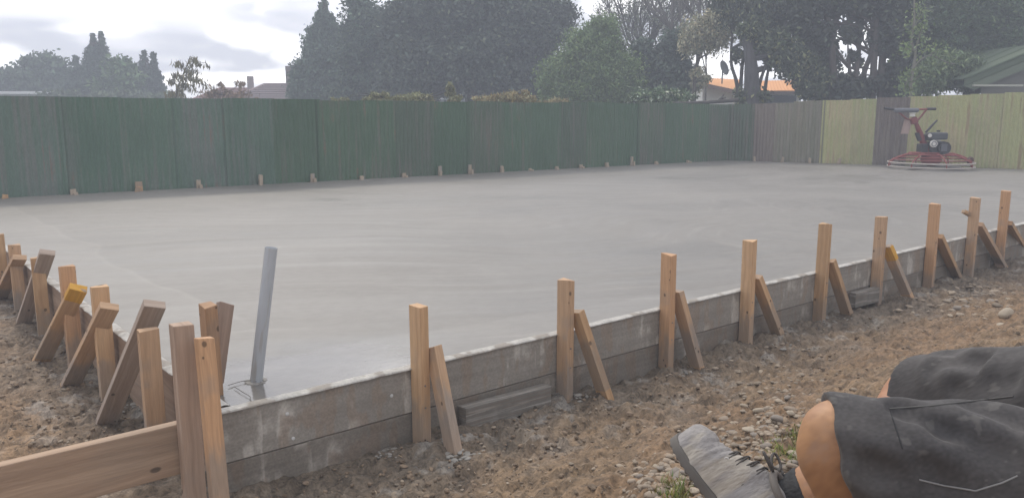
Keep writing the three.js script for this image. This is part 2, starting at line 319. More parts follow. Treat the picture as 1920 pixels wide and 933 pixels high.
const frontTop = board('form_board', UV(-0.02, 0), U, 13, 0.20, TH, N.clone().negate(), 0, M.form, 'long upper form board along the front edge of the slab, grey with cement', 1, 3.1);
const frontLow = board('form_board', UV(-0.02, 0).addScaledVector(N, -0.002), U, 13, 0.22, TH, N.clone().negate(), -0.2035, M.formLow, 'lower form board under the front edge board, dark and half buried in soil', 0, 7.7);
const leftTop = board('form_board', UV(0.0, 0.05), V, 9, 0.20, TH, NL.clone().negate(), 0, M.brownForm, 'upper form board along the left edge of the slab, brown timber', 0.5, 5.2);
const leftLow = board('form_board', UV(0.0, 0.05).addScaledVector(NL, -0.006), V, 9, 0.22, TH, NL.clone().negate(), -0.206, M.brownForm, 'lower form board under the left edge board, brown timber', 0, 9.4);
const overrun = board('form_board', UV(-2.6, 0.0), U, 2.50, 0.19, 0.045, N.clone().negate(), -0.002, wood(wtGrey, [1.0, 0.88, 0.74]), 'bare brown plank running on past the corner at bottom left of the photo', 0, 1.3);
{ // nail heads on the front board near the corner
  const ng = new THREE.SphereGeometry(0.008, 10, 6), nm = mat(0.55, 0.55, 0.54, 0.6);
  for (const [u, y] of [[0.245, -0.065], [0.265, -0.172], [1.75, -0.13], [0.72, -0.1]]) { const n = part('nail_head', ng, nm, frontTop); n.position.set(u + 0.02 - 6.5, 0.20 + y, TH / 2 + 0.001); n.scale.set(1, 1, 0.35); }
}
// short lengths of timber laid along the foot of the form
{
  const mk = (u, L, y, label, seed) => {
    const a = UV(u, 0, y).addScaledVector(N, 0.045), b = UV(u + L, 0, y - 0.005).addScaledVector(N, 0.055);
    single('packing_plank', timber(a, b, 0.11, 0.055, N, seed), new THREE.MeshStandardMaterial({ map: formTex, roughness: 0.85, color: new THREE.Color().setRGB(0.95, 0.93, 0.9) }), label, 'plank');
  };
  mk(1.06, 0.52, -0.275, 'cement covered packing plank at the foot of the form, right of the nearest front stake', 5);
  mk(4.62, 0.42, -0.255, 'short cement covered packing plank at the foot of the form further along', 6);
}

// ------------------------------------------------------------------ stakes and braces
let seed = 100;
function footOf(px, py) { let y = GY; for (let k = 0; k < 6; k++) { const p = hit(px, py, y); y = groundY(p.x, p.z); } return hit(px, py, y); }
// front stakes: each stands 2 mm off the front board; px of its middle, py of its top; a brace from (x,y) down to (x,y)
const front = [
  ['stake nearest the corner on the front form, with a split foot on its brace', 787, 571, 0, [820, 642], [853, 846], 0],
  ['second front stake from the corner, clean pale pine', 1060, 524, 1, [1087, 578], [1140, 746], 1],
  ['third front stake from the corner, darkened top', 1251, 476, 3, [1271, 540], [1311, 690], 0],
  ['fourth front stake from the corner, bright orange pine', 1402, 450, 0, [1418, 512], [1466, 634], 3],
  ['fifth front stake from the corner, lower half splashed grey', 1543, 419, 2, [1560, 484], [1592, 588], 1],
  ['sixth front stake from the corner, beside the yellow marked brace', 1648, 405, 1, [1667, 456], [1706, 555], 2],
  ['seventh front stake from the corner, reddish pine', 1748, 382, 3, [1764, 438], [1799, 520], 2],
  ['eighth front stake from the corner, with an offcut nailed at its left', 1824, 370, 1, [1838, 416], [1884, 498], 1],
  ['ninth front stake from the corner, rightmost in the photo', 1882, 357, 3, [1894, 414], [1926, 470], 2],
];
const bLabels = ['split footed brace leaning on the nearest front stake', 'brace leaning on the second front stake from the corner', 'brace leaning on the third front stake, a knot near its middle', 'wide bright brace leaning on the fourth front stake', 'brace leaning on the fifth front stake, beside the short packing plank', 'brace with a yellow painted upper edge on the sixth front stake', 'thin dark brace leaning on the seventh front stake', 'pale brace leaning on the eighth front stake', 'dark brace of the ninth front stake at the right edge of the photo'];
const cementFoot = mat(0.27, 0.255, 0.23, 0.92), yellow = new THREE.MeshStandardMaterial({ map: wtPine, color: new THREE.Color().setRGB(1.02, 0.86, 0.22), roughness: 0.8 });
function onFront(px, off, py = 700) {                                    // the point in the vertical plane 'off' metres outside the front board, seen at column px
  const r = ray(px, py), o = O.clone().addScaledVector(N, off), t = ((o.x) * N.x + (o.z) * N.z) / (r.x * N.x + r.z * N.z);
  return V3(r.x * t, 0, r.z * t);
}
front.forEach(([label, px, py, m, bt, bb], i) => {
  seed++;
  const c = onFront(px, 0.042, (py + bb[1]) / 2), top = at(px, py, -c.z).y;
  const a = V3(c.x + (hash(i, 3, 1) - 0.5) * 0.01, GY - 0.12, c.z), b = V3(c.x, top, c.z);
  const s = single('stake', timber(a, b, 0.046, 0.078, N.clone().addScaledVector(U, (hash(i, 9, 2) - 0.5) * 0.25), seed), M.pine[m], `timber ${label}`, 'stake', 'stakes along the front form');
  // brace: nailed to the right cheek of the stake, runs out to the ground in front
  const foot = footOf(bb[0], bb[1]); foot.y -= 0.03;
  const tp = at(bt[0], bt[1], -c.z - 0.0); tp.y -= 0.02;
  const bw = 0.042, top2 = V3(c.x, tp.y, c.z).addScaledVector(U, 0.023 + bw / 2 + 0.004).addScaledVector(N, 0.02);
  const want = at((bt[0]), bt[1], -top2.z); top2.x = mix(top2.x, want.x, 0.35);
  const br = single('brace', timber(foot, top2, bw, 0.075, N, seed + 50), M.pine[[1, 2, 1, 0, 2, 1, 2, 1, 2][i]], `timber ${bLabels[i]}`, 'brace', 'braces of the front stakes');
  if (i === 5) part('painted_edge', timber(top2.clone().lerp(foot, 0.02).addScaledVector(N, 0.004).add(V3(0, 0.004, 0)), top2.clone().lerp(foot, 0.26).addScaledVector(N, 0.004).add(V3(0, 0.004, 0)), bw + 0.004, 0.074, N, 4), yellow, br, { label: 'yellow painted upper edge' });
  if (i === 7) single('timber_offcut', timber(at(1808, 396, -c.z), at(1822, 404, -c.z + 0.02), 0.03, 0.04, N, 8), M.pine[2], 'small offcut sticking out left of the eighth front stake', 'offcut');
  // nails
  const ng = new THREE.CylinderGeometry(0.0045, 0.0045, 0.003, 8), nm = mat(0.25, 0.24, 0.23, 0.5, { metalness: 0.6 });
  for (const y of [-0.06, -0.16]) { const n = part('nail_head', ng, nm, s); n.position.copy(V3(c.x, y, c.z).addScaledVector(N, 0.041)); n.quaternion.setFromUnitVectors(V3(0, 1, 0), N); }
});
// left form
function onLeft(px, off, py = 700) { const r = ray(px, py), o = O.clone().addScaledVector(NL, off), t = ((o.x) * NL.x + (o.z) * NL.z) / (r.x * NL.x + r.z * NL.z); return V3(r.x * t, 0, r.z * t); }
const left = [
  ['short pale stake on the left form, nearest the front corner', 283, 617, 1, [290, 568], [195, 785], 'tall grey weathered brace crossing behind the short stake near the corner'],
  ['second stake on the left form from the corner, clean pine', 193, 536, 0, [205, 573], [136, 712], 'pine brace leaning on the second left stake from the corner'],
  ['third stake on the left form from the corner, behind the yellow topped brace', 132, 498, 3, [146, 540], [82, 668], 'yellow topped brace leaning on the third left stake'],
  ['fourth stake on the left form from the corner, mostly hidden by its brace', 75, 482, 2, [88, 473], [46, 606], 'long weathered brace rising above the fourth left stake'],
  ['fifth stake on the left form, at the left edge of the photo', 30, 458, 1, [36, 482], [2, 553], 'brace on the fifth left stake at the left edge of the photo'],
  ['sixth stake on the left form, its tip just showing at the left edge', 0, 438, 2, [4, 450], [-40, 530], null],
];
left.forEach(([label, px, py, m, bt, bb, bl], i) => {
  seed++;
  const c = onLeft(px, i ? 0.06 : 0.085, (py + bb[1]) / 2), top = at(px, py, -c.z).y;
  const a = V3(c.x, GY - 0.12, c.z);
  single('stake', timber(a, V3(c.x, top, c.z), 0.05, 0.078, NL.clone().addScaledVector(V, (hash(i, 5, 2) - 0.5) * 0.2), seed), M.pine[m], `timber ${label}`, 'stake', 'stakes along the left form');
  if (!bl) return;
  const foot = footOf(bb[0], bb[1]); foot.y -= 0.03;
  const tp = at(bt[0], bt[1], -c.z - (i === 0 ? -0.06 : 0.085)), cc = tp.clone(); if (i) foot.add(V3(0, 0, 0.05));
  const br = single('brace', timber(foot, cc, 0.042, 0.088, V.clone().multiplyScalar(0.3).add(NL), seed + 50), i === 0 || i === 3 ? M.grey : i === 2 ? M.pine[2] : M.pine[1], `timber ${bl}`, 'brace', 'braces of the left stakes');
  if (i === 2) part('painted_end', timber(foot.clone().lerp(cc, 0.86), cc.clone().lerp(foot, -0.003), 0.046, 0.092, V.clone().multiplyScalar(0.3).add(NL), 9), yellow, br, { label: 'yellow painted top end' });
});
// the corner: a thick grey stake in front, an orange brace against it, and a stake with a brace behind
{
  const p = onFront(342, 0.030), d = -p.z;
  const st = single('stake', timber(V3(p.x + 0.012, GY - 0.12, p.z), at(339, 606, d), 0.072, 0.048, N.clone().addScaledVector(U, 0.06), 301, 0.004), wood(wtGrey, [1.02, 0.92, 0.84]), 'thick grey weathered stake at the front corner, nearest in the photo', 'stake');
  const ng = new THREE.SphereGeometry(0.009, 12, 8), nm = mat(0.16, 0.13, 0.11, 0.6, { metalness: 0.4 });
  for (const [px, py] of [[350, 829], [352, 852], [357, 925]]) { const n = part('bolt_head', ng, nm, st); n.position.copy(at(px, py, d - 0.02)); n.position.addScaledVector(N, 0.0); n.scale.setScalar(0.9); }
  const f = hit(418, 1010, -0.36), t = at(382, 634, d - 0.03);
  single('brace', timber(f, t, 0.058, 0.045, N, 302), M.pine[3], 'bright orange pine brace leaning beside the thick grey corner stake', 'brace');
  const q = onLeft(396, 0.055); q.copy(at(394, 742, 3.08));
  single('stake', timber(V3(q.x + 0.02, GY - 0.1, q.z), at(389, 571, 3.05), 0.07, 0.05, NL, 303), wood(wtPine2, [0.75, 0.70, 0.68]), 'dull brown stake just behind the front corner, with a chipped top', 'stake');
  single('brace', timber(at(402, 715, 3.10), at(422, 568, 3.20), 0.06, 0.045, N, 304), wood(wtGrey, [0.8, 0.72, 0.68]), 'grey brown brace leaning out behind the dull corner stake', 'brace');
}
// leaning pipe standing in the wet slab near the corner
{
  const b = hit(480, 712), t = at(508, 464, -b.z + 0.02);
  const dir = t.clone().sub(b).normalize();
  const g = thing('standpipe', b, 'leaning pale grey plastic pipe standing in the slab near the front corner', 'pipe');
  const pg = new THREE.LatheGeometry([[0.0205, -0.05], [0.0255, -0.05], [0.0255, b.distanceTo(t)], [0.0215, b.distanceTo(t)], [0.0205, b.distanceTo(t) - 0.02], [0.0205, -0.05]].map((q) => new THREE.Vector2(...q)), 28);
  const pt = tex(256, 256, (u, v) => { const a = fbm(u * 6, v * 10, 4, 6, 10, 91), s = sstep(0.55, 0.68, fbm(u * 14, v * 22, 3, 14, 22, 92)) * sstep(0.55, 0.1, v); return [mix(mix(0.36, 0.44, a), 0.32, s), mix(mix(0.385, 0.465, a), 0.31, s), mix(mix(0.41, 0.49, a), 0.29, s)]; });
  const pm = new THREE.MeshStandardMaterial({ map: pt, roughness: 0.45 });
  const pipe = part('pipe_wall', pg, pm, g); pipe.quaternion.setFromUnitVectors(V3(0, 1, 0), dir);
  const r = rng(5), lumps = [];
  for (let i = 0; i < 26; i++) { const a = r() * 6.28, q = new THREE.IcosahedronGeometry(0.004 + 0.008 * r(), 1); q.scale(1.5, 0.5, 1.5); q.translate(Math.cos(a) * (0.028 + 0.012 * r()), -0.006, Math.sin(a) * (0.028 + 0.012 * r())); lumps.push(q); }
  part('concrete_collar', merge(lumps), mat(0.2, 0.19, 0.175, 0.7), g);
  // scraps of tie wire and string on the slab corner
  const wire = (pts, label) => single('tie_wire', tube(pts.map(([x, y]) => hit(x, y, 0.002)), 0.0014, 5), mat(0.07, 0.06, 0.05, 0.6), label, 'wire');
  wire([[427, 722], [440, 718], [455, 714], [470, 713], [480, 715]], 'dark tie wire lying on the slab left of the pipe foot');
  wire([[438, 724], [455, 735], [468, 743], [470, 751], [482, 754]], 'crooked dark tie wire at the inside corner of the form');
}

// ------------------------------------------------------------------ corrugated iron fences
function sheetGeo(w, h, phase) {
  const pitch = 0.0762, A = 0.0085, th = 0.0035, n = Math.max(4, Math.round(w / pitch * 6)), out = [], back = [];
  for (let i = 0; i <= n; i++) { const x = -w / 2 + w * i / n, y = A * Math.cos((x + phase) / pitch * 2 * Math.PI); out.push(new THREE.Vector2(x, y)); back.unshift(new THREE.Vector2(x, y - th)); }
  const g = new THREE.ExtrudeGeometry(new THREE.Shape(out.concat(back)), { depth: h, bevelEnabled: false });
  g.rotateX(-Math.PI / 2);                                      // now height is +y and the profile's +y is -z
  g.scale(1, 1, -1); const ix = g.index; if (ix) { for (let i = 0; i < ix.count; i += 3) { const a = ix.getX(i); ix.setX(i, ix.getX(i + 1)); ix.setX(i + 1, a); } } else { const p = g.attributes.position; for (let i = 0; i < p.count; i += 3) { const ax = p.getX(i), ay = p.getY(i), az = p.getZ(i); p.setXYZ(i, p.getX(i + 1), p.getY(i + 1), p.getZ(i + 1)); p.setXYZ(i + 1, ax, ay, az); } }
  const p = g.attributes.position, uv = new Float32Array(p.count * 2);
  for (let i = 0; i < p.count; i++) { uv[2 * i] = p.getX(i) / 1.6; uv[2 * i + 1] = p.getY(i) / 2.2; }
  g.setAttribute('uv', new THREE.BufferAttribute(uv, 2));
  return mergeVertices(g, 1e-4) && (g.computeVertexNormals(), g);
}
function ironTex(seed, paint, bare, wear) {
  return tex(512, 512, (u, v) => {
    const a = fbm(u * 5, v * 3, 4, 5, 3, seed), s = fbm(u * 60, v * 2, 4, 60, 2, seed + 1), f = vn(u * 256, v * 90, 256, 90, seed + 2), big = fbm(u * 3, v * 5, 4, 3, 5, seed + 4);
    const t = sstep(wear - 0.1, wear + 0.1, a * 0.45 + s * 0.55), rust = sstep(0.64, 0.76, s * 0.5 + big * 0.5 + (f - 0.5) * 0.12);
    return [0, 1, 2].map((k) => mix(mix(paint[k], bare[k], t), [0.17, 0.085, 0.05][k], rust * 0.5) * mix(0.85, 1.15, f) * mix(0.85, 1.15, big));
  });
}
const irons = {
  green: ironTex(201, [0.060, 0.112, 0.064], [0.096, 0.118, 0.084], 0.60),
  dull: ironTex(211, [0.068, 0.104, 0.066], [0.106, 0.112, 0.088], 0.54),
  slate: ironTex(261, [0.092, 0.146, 0.112], [0.128, 0.150, 0.132], 0.56),  // faded sheets at the left, lightened further so the colour carries haze
  mauve: ironTex(221, [0.135, 0.112, 0.098], [0.18, 0.155, 0.13], 0.5),
  grey: ironTex(231, [0.18, 0.178, 0.125], [0.225, 0.20, 0.16], 0.5),
  lime: ironTex(241, [0.34, 0.35, 0.165], [0.385, 0.35, 0.20], 0.52),
  teal: ironTex(251, [0.080, 0.138, 0.096], [0.115, 0.145, 0.118], 0.58),  // left end of the long fence, haze veil put into the faded paint
};
const ironMat = {};
for (const k in irons) ironMat[k] = [0, 1, 2].map((i) => new THREE.MeshStandardMaterial({ map: irons[k], color: new THREE.Color().setRGB(...[[1, 1, 1], [0.93, 0.96, 0.94], [1.06, 1.03, 1.02]][i]), roughness: 0.72, metalness: 0.0 }));
function fence(label, from, dir, face, sheets, H) {
  const t = thing('corrugated_fence', from.clone().setY(GY), label, 'fence');
  t.quaternion.setFromRotationMatrix(new THREE.Matrix4().makeBasis(V3().crossVectors(V3(0, 1, 0), face), V3(0, 1, 0), face));
  const sx = V3().crossVectors(V3(0, 1, 0), face).dot(dir) > 0 ? 1 : -1; let end = 0;
  sheets.forEach(([s0, s1, top, kind], i) => {
    const w = s1 - s0 + 0.06, h = top - GY + 0.06 + 0.008 * (hash(i, 4, 8) - 0.5), g = sheetGeo(w, h, hash(i, 2, 2) * 0.07);
    const m = part('corrugated_sheet', g, ironMat[kind][Math.floor(hash(i, 6, 3) * 3)], t);
    const uv = g.attributes.uv; for (let k = 0; k < uv.count; k++) uv.setXY(k, uv.getX(k) + hash(i, 8, 1), uv.getY(k) + hash(i, 7, 5));
    m.position.set(sx * (s0 + s1) / 2, -0.06, (i % 2) * 0.005 + hash(i, 3, 3) * 0.002); m.rotation.z = (hash(i, 5, 5) - 0.5) * 0.006; end = Math.max(end, s1);
  });
  const tm = M.dirtyPine;
  for (const y of [0.35, 1.35]) part('rail', new THREE.BoxGeometry(end, 0.09, 0.045).translate(sx * end / 2, y, -0.045), tm, t);
  for (let s = 0.6; s < end; s += 2.4) part('post', new THREE.BoxGeometry(0.1, 1.55, 0.1).translate(sx * s, 0.77, -0.12), tm, t);
}
{
  const kinds = 'dull green green dull green green dull green green dull green dull green green green teal slate teal teal slate teal teal'.split(' '), sh = [];
  let s = 0; const r = rng(77);
  for (const k of kinds) { const w = 0.70 + 0.08 * r(); sh.push([s, s + w, 1.33 + (r() - 0.5) * 0.03, k]); s += w; }
  const face = V3(-BD.z, 0, BD.x).normalize(); if (face.z < 0) face.negate();
  fence('long dark green corrugated iron fence along the back of the slab', C0, BD, face, sh, 1.33);
  const fr = V3(RD.z, 0, -RD.x).normalize(); if (fr.z < 0) fr.negate();
  const cols = [1362, 1410, 1447, 1485, 1504, 1539, 1590, 1639, 1696, 1753, 1811, 1875, 1942, 2020, 2110, 2210], kk = ['dull', 'mauve', 'grey', 'grey', 'grey', 'lime', 'lime', 'mauve', 'lime', 'lime', 'lime', 'lime', 'lime', 'lime', 'lime'];
  const tops = [[1362, 196], [1447, 193], [1485, 192], [1504, 188], [1539, 189], [1640, 184], [1700, 181], [1942, 171.5], [2210, 160]];
  const sAt = (px) => { const q = ray(px, 300), det = q.x * RD.z - q.z * RD.x; return (C0.x * q.z - C0.z * q.x) * -1 / (-det) * 1; };
  const solve = (px) => { const k = (px - 960) / FPX * 1.0 / CP; let lo = 0, hi = 60; const g = (s) => { const p = C0.clone().addScaledVector(RD, s); const dz = -p.z * CP + (CAMH - 0) * -SP * 0; const rr = ray(px, 305); return p.x / -p.z - rr.x / -rr.z; }; for (let i = 0; i < 60; i++) { const m = (lo + hi) / 2; if (g(m) < 0) lo = m; else hi = m; } return lo; };
  const ss = cols.map(solve);
  fence('short weathered corrugated iron fence of yellow green and mauve sheets at the right', C0, RD, fr, ss.slice(0, -1).map((a, i) => {
    const pm = (cols[i] + cols[i + 1]) / 2; let py = 190; for (let k = 0; k < tops.length - 1; k++) if (pm >= tops[k][0] && pm <= tops[k + 1][0]) py = mix(tops[k][1], tops[k + 1][1], (pm - tops[k][0]) / (tops[k + 1][0] - tops[k][0]));
    const p = C0.clone().addScaledVector(RD, (a + ss[i + 1]) / 2); return [a, ss[i + 1], at(pm, py, -p.z).y, kk[i]];
  }), 1.4);
}
// pegs of the far forms, standing at the foot of the fences
{
  const pegs = [[6, 367, 12, 6], [132, 361, 13, 9], [257, 356, 16, 17], [367, 350, 10, 15], [478, 343, 9, 18], [573, 338, 9, 15], [665, 333.5, 10, 6], [747, 330, 9, 7], [818, 327, 7, 17], [877, 324.5, 7, 17], [938, 321.5, 8, 11], [999, 319.5, 7, 4], [1050, 317, 8, 5], [1094, 314.5, 8, 6], [1143, 312, 8, 8], [1182, 309, 6, 16], [1226, 306.5, 9, 5], [1287, 303.5, 7, 4], [1417, 301, 5, 8], [1470, 302.5, 5, 9], [1520, 304, 6, 9], [1576, 305.5, 7, 10]];
  const lab = ['low orange block at the foot of the fence, at the far left of the photo', 'grey peg at the foot of the dark fence, second from the far left', 'broad pale wooden block at the foot of the dark fence, largest of its row', 'grey peg with a chipped step, right of the broad block by the fence', 'tall thin peg below the twiggy sapling at the foot of the dark fence', 'pale peg at the foot of the dark fence, below the tall conifer', 'low chip of timber at the fence foot, left of a similar one', 'low chip of timber at the fence foot, left of the first tall peg', 'tall peg at the middle of the dark fence, left one of two alike', 'tall peg at the middle of the dark fence, right one of two alike', 'medium peg at the fence foot just right of the two tall ones', 'tiny peg at the fence foot, first of four small ones', 'small peg at the fence foot, second of four small ones', 'small peg at the fence foot, third of four small ones', 'small peg at the fence foot, fourth of four, left of the lone tall peg', 'lone tall grey peg near the right end of the dark fence', 'low peg just right of the lone tall grey peg', 'lowest peg at the dark fence, near its inner corner', 'small peg at the foot of the mauve sheets near the fence corner', 'second small peg from the corner along the weathered fence', 'third small peg from the corner along the weathered fence', 'fourth small peg from the corner, at the foot of the yellow green sheets'];
  const pegM = wood(wtPine, [0.72, 0.92, 1.25]);
  pegs.forEach(([px, py, w, h], i) => {
    const along = i < 18 ? BD : RD, face = i < 18 ? V3(0.588, 0, 0.8085) : V3(-0.503, 0, 0.864), p = hit(px, py + 0.5), k = FPX / -p.z, W = w / k, H = h / k;
    const q0 = p.clone().sub(C0); p.copy(C0).addScaledVector(along, q0.dot(along)).addScaledVector(face, 0.07);
    const g = [timber(p.clone().setY(-0.02), p.clone().setY(H), W * 0.75, 0.05, face, 400 + i, 0.004)];
    const q = p.clone().addScaledVector(along, (i % 2 ? -1 : 1) * W * 0.3).addScaledVector(face, 0.055);
    g.push(timber(q.clone().setY(-0.02), q.clone().addScaledVector(along, (i % 2 ? 1 : -1) * W * 0.12).setY(H * 0.45), W * 0.55, 0.045, face, 440 + i, 0.004));
    single('peg', merge(g), i === 0 || i === 2 ? M.pine[2] : pegM, lab[i], 'peg', undefined);
  });
}

// ------------------------------------------------------------------ power trowel standing on the slab
{
  const b = hit(1745, 315.5), k = -b.z / FPX / 1.0, X = (px) => (px - 1745) * k, Y = (py) => (318 - py) * k;
  const Z = (zx) => 1600 + zx / 5.832, Zy = (zy) => 180 + zy / 5.832;     // measured on an enlargement
  const P = (x, y, z = 0) => V3(X(Z(x)), Y(Zy(y)), z);
  const t = thing('power_trowel', b, 'red walk-behind concrete power trowel with black engine, parked on the far slab', 'power trowel');
  const red = mat(0.22, 0.048, 0.042, 0.7), dred = mat(0.17, 0.035, 0.033, 0.55), black = mat(0.022, 0.022, 0.026, 0.5), grey = mat(0.13, 0.135, 0.15, 0.7), pale = mat(0.42, 0.38, 0.34, 0.8), white = mat(0.62, 0.6, 0.56, 0.5), steel = mat(0.3, 0.29, 0.28, 0.45, { metalness: 0.7 });
  const ring = (r, tr, y) => new THREE.TorusGeometry(r, tr, 8, 64).rotateX(Math.PI / 2).translate(0, y, 0);
  const R = 73 * k;
  part('guard_ring', ring(R, 0.016, 0.045), pale, t, { label: 'cement splashed lower ring' });
  part('guard_ring', ring(R, 0.014, 0.125), pale, t, { label: 'cement splashed upper ring' });
  part('guard_ring', ring(R * 0.88, 0.010, 0.185), red, t); part('guard_ring', ring(R * 0.72, 0.010, 0.235), red, t); part('guard_ring', ring(R * 0.55, 0.012, 0.285), red, t);
  for (let i = 0; i < 8; i++) { const a = i / 8 * 6.283 + 0.12, c = Math.cos(a), s = Math.sin(a); part('guard_arm', tube([V3(c * R * 0.35, 0.295, s * R * 0.35), V3(c * R * 0.55, 0.29, s * R * 0.55), V3(c * R * 0.99, 0.13, s * R * 0.99), V3(c * R, 0.045, s * R)], i % 4 === 0 ? 0.026 : 0.014, 7), red, t); }
  for (let i = 0; i < 4; i++) { const a = i / 4 * 6.283 + 0.5; const g = new RoundedBoxGeometry(R * 0.78, 0.006, 0.16, 1, 0.002); g.rotateX(0.08); g.translate(R * 0.52, 0.018, 0); g.rotateY(a); part('blade', g, steel, t); const ar = new THREE.CylinderGeometry(0.018, 0.018, R * 0.8, 10).rotateZ(Math.PI / 2).translate(R * 0.42, 0.06, 0).rotateY(a); part('blade_arm', ar, steel, t); }
  part('gearbox', new THREE.LatheGeometry([[0.001, 0.05], [0.12, 0.05], [0.16, 0.1], [0.20, 0.16], [0.18, 0.26], [0.14, 0.3], [0.001, 0.3]].map((q) => new THREE.Vector2(...q)), 24), dred, t);
  part('deck_plate', new RoundedBoxGeometry(X(Z(960)) - X(Z(640)), 0.03, 0.36, 2, 0.008).translate(X(Z(800)), 0.315, 0), red, t);
  // engine
  const en = part('engine', merge([new RoundedBoxGeometry(0.30, 0.26, 0.30, 3, 0.04).translate(X(Z(880)), Y(Zy(585)), 0), new THREE.CylinderGeometry(0.125, 0.135, 0.10, 20).rotateX(Math.PI / 2).translate(X(Z(925)), Y(Zy(580)), 0.17), new RoundedBoxGeometry(0.12, 0.2, 0.26, 2, 0.02).translate(X(Z(740)), Y(Zy(590)), 0)]), black, t);
  const fins = []; for (let i = 0; i < 7; i++) fins.push(new THREE.BoxGeometry(0.012, 0.14, 0.04).translate(X(Z(885)) + i * 0.016, Y(Zy(575)), 0.232)); part('recoil_grille', merge(fins), grey, en);
  const tank = part('fuel_tank', new RoundedBoxGeometry(X(Z(975)) - X(Z(790)), 0.145, 0.3, 3, 0.035).translate(X(Z(880)), Y(Zy(455)), 0), mat(0.045, 0.05, 0.058, 0.45), t);
  part('fuel_cap', new THREE.CylinderGeometry(0.035, 0.035, 0.035, 16).translate(X(Z(900)), Y(Zy(402)), 0), black, tank);
  part('air_filter', new RoundedBoxGeometry(0.13, 0.14, 0.2, 3, 0.03).translate(X(Z(785)), Y(Zy(468)), 0.04), black, t);
  part('pulley_cover', new THREE.CylinderGeometry(0.07, 0.075, 0.03, 24).rotateX(Math.PI / 2).translate(X(Z(805)), Y(Zy(535)), 0.2), white, t);
  part('pulley_rim', new THREE.TorusGeometry(0.045, 0.008, 8, 24).translate(X(Z(805)), Y(Zy(535)), 0.216), grey, t);
  part('filter_cap', new THREE.CylinderGeometry(0.036, 0.036, 0.025, 16).rotateX(Math.PI / 2).translate(X(Z(770)), Y(Zy(448)), 0.15), white, t);
  part('exhaust', new THREE.CylinderGeometry(0.05, 0.05, 0.2, 14).rotateZ(Math.PI / 2).translate(X(Z(925)), Y(Zy(520)), -0.18), steel, t);
  part('lift_lever', limb([P(750, 415, 0.05), P(800, 355, 0.05), P(862, 285, 0.05)], [0.022, 0.026, 0.016], 8), black, t);
  // handle
  part('handle_column', limb([P(800, 640), P(760, 560), P(700, 420), P(650, 320), P(610, 260)], [0.075, 0.07, 0.055, 0.04, 0.045], 10), dred, t);
  part('column_sleeve', limb([P(705, 500, 0.01), P(665, 420, 0.01)], [0.05, 0.045], 10), black, t);
  part('pivot_box', new RoundedBoxGeometry(0.13, 0.13, 0.12, 2, 0.02).rotateZ(0.4).translate(X(Z(622)), Y(Zy(290)), 0), dred, t);
  const bar = part('handlebar', tube([P(380, 172), P(560, 175), P(760, 168)], 0.018, 8), red, t);
  part('grip', tube([P(295, 158), P(350, 165), P(410, 172)], 0.026, 8), black, bar); part('grip', tube([P(755, 166), P(800, 166), P(850, 166)], 0.028, 8), black, bar);
  part('bar_pad', new THREE.CapsuleGeometry(0.046, X(Z(655)) - X(Z(405)) - 0.05, 5, 14).rotateZ(Math.PI / 2).translate(X(Z(530)), Y(Zy(181)), 0.02), grey, bar);
  part('handle_strut', tube([P(430, 185), P(485, 225), P(545, 268), P(600, 285)], 0.017, 7), dred, t); part('handle_strut', tube([P(750, 175), P(720, 215), P(650, 305)], 0.02, 7), dred, t);
  part('pitch_knob', merge([new THREE.CylinderGeometry(0.05, 0.055, 0.05, 14).translate(X(Z(605)), Y(Zy(232)), 0), new THREE.TorusGeometry(0.055, 0.011, 6, 20).rotateX(Math.PI / 2).translate(X(Z(605)), Y(Zy(212)), 0)]), white, t);
  const fl = new THREE.PlaneGeometry(X(Z(600)) - X(Z(512)), Y(Zy(275)) - Y(Zy(435)), 6, 8); { const p = fl.attributes.position; for (let i = 0; i < p.count; i++) { p.setZ(i, 0.012 * Math.sin(p.getX(i) * 40)); p.setX(i, p.getX(i) + p.getY(i) * 0.18); } fl.computeVertexNormals(); fl.translate(X(Z(556)), Y(Zy(352)), -0.02); }
  part('hanging_rag', fl, mat(0.36, 0.27, 0.24, 0.95, { side: THREE.DoubleSide }), t, { label: 'pale pinkish rag hanging below the handle' });
  part('wheel', new THREE.TorusGeometry(0.06, 0.028, 8, 20).rotateY(0.4).translate(X(Z(1245)), 0.16, 0.1), mat(0.12, 0.07, 0.06, 0.8), t);
}

// ------------------------------------------------------------------ houses beyond the fences
function prism(pts, faces) { const g = new THREE.BufferGeometry(), p = []; for (const f of faces) for (let i = 1; i < f.length - 1; i++) for (const k of [f[0], f[i], f[i + 1]]) p.push(pts[k].x, pts[k].y, pts[k].z); g.setAttribute('position', new THREE.Float32BufferAttribute(p, 3)); g.setAttribute('uv', new THREE.Float32BufferAttribute(new Float32Array(p.length / 3 * 2), 2)); g.computeVertexNormals(); return g; }
const dbl = { side: THREE.DoubleSide };
const boxG = (x0, x1, y0, y1, z0, z1) => new THREE.BoxGeometry(x1 - x0, y1 - y0, z1 - z0).translate((x0 + x1) / 2, (y0 + y1) / 2, (z0 + z1) / 2);
function ribs(roofFaceA, roofFaceB, roofFaceC, roofFaceD, n, r, m, name, parent) {     // raised ribs running from edge AB up to edge DC
  for (let i = 0; i <= n; i++) { const a = roofFaceA.clone().lerp(roofFaceB, i / n), c = roofFaceD.clone().lerp(roofFaceC, i / n); part(name, limb([a, c], [r, r], 5), m, parent); }
}
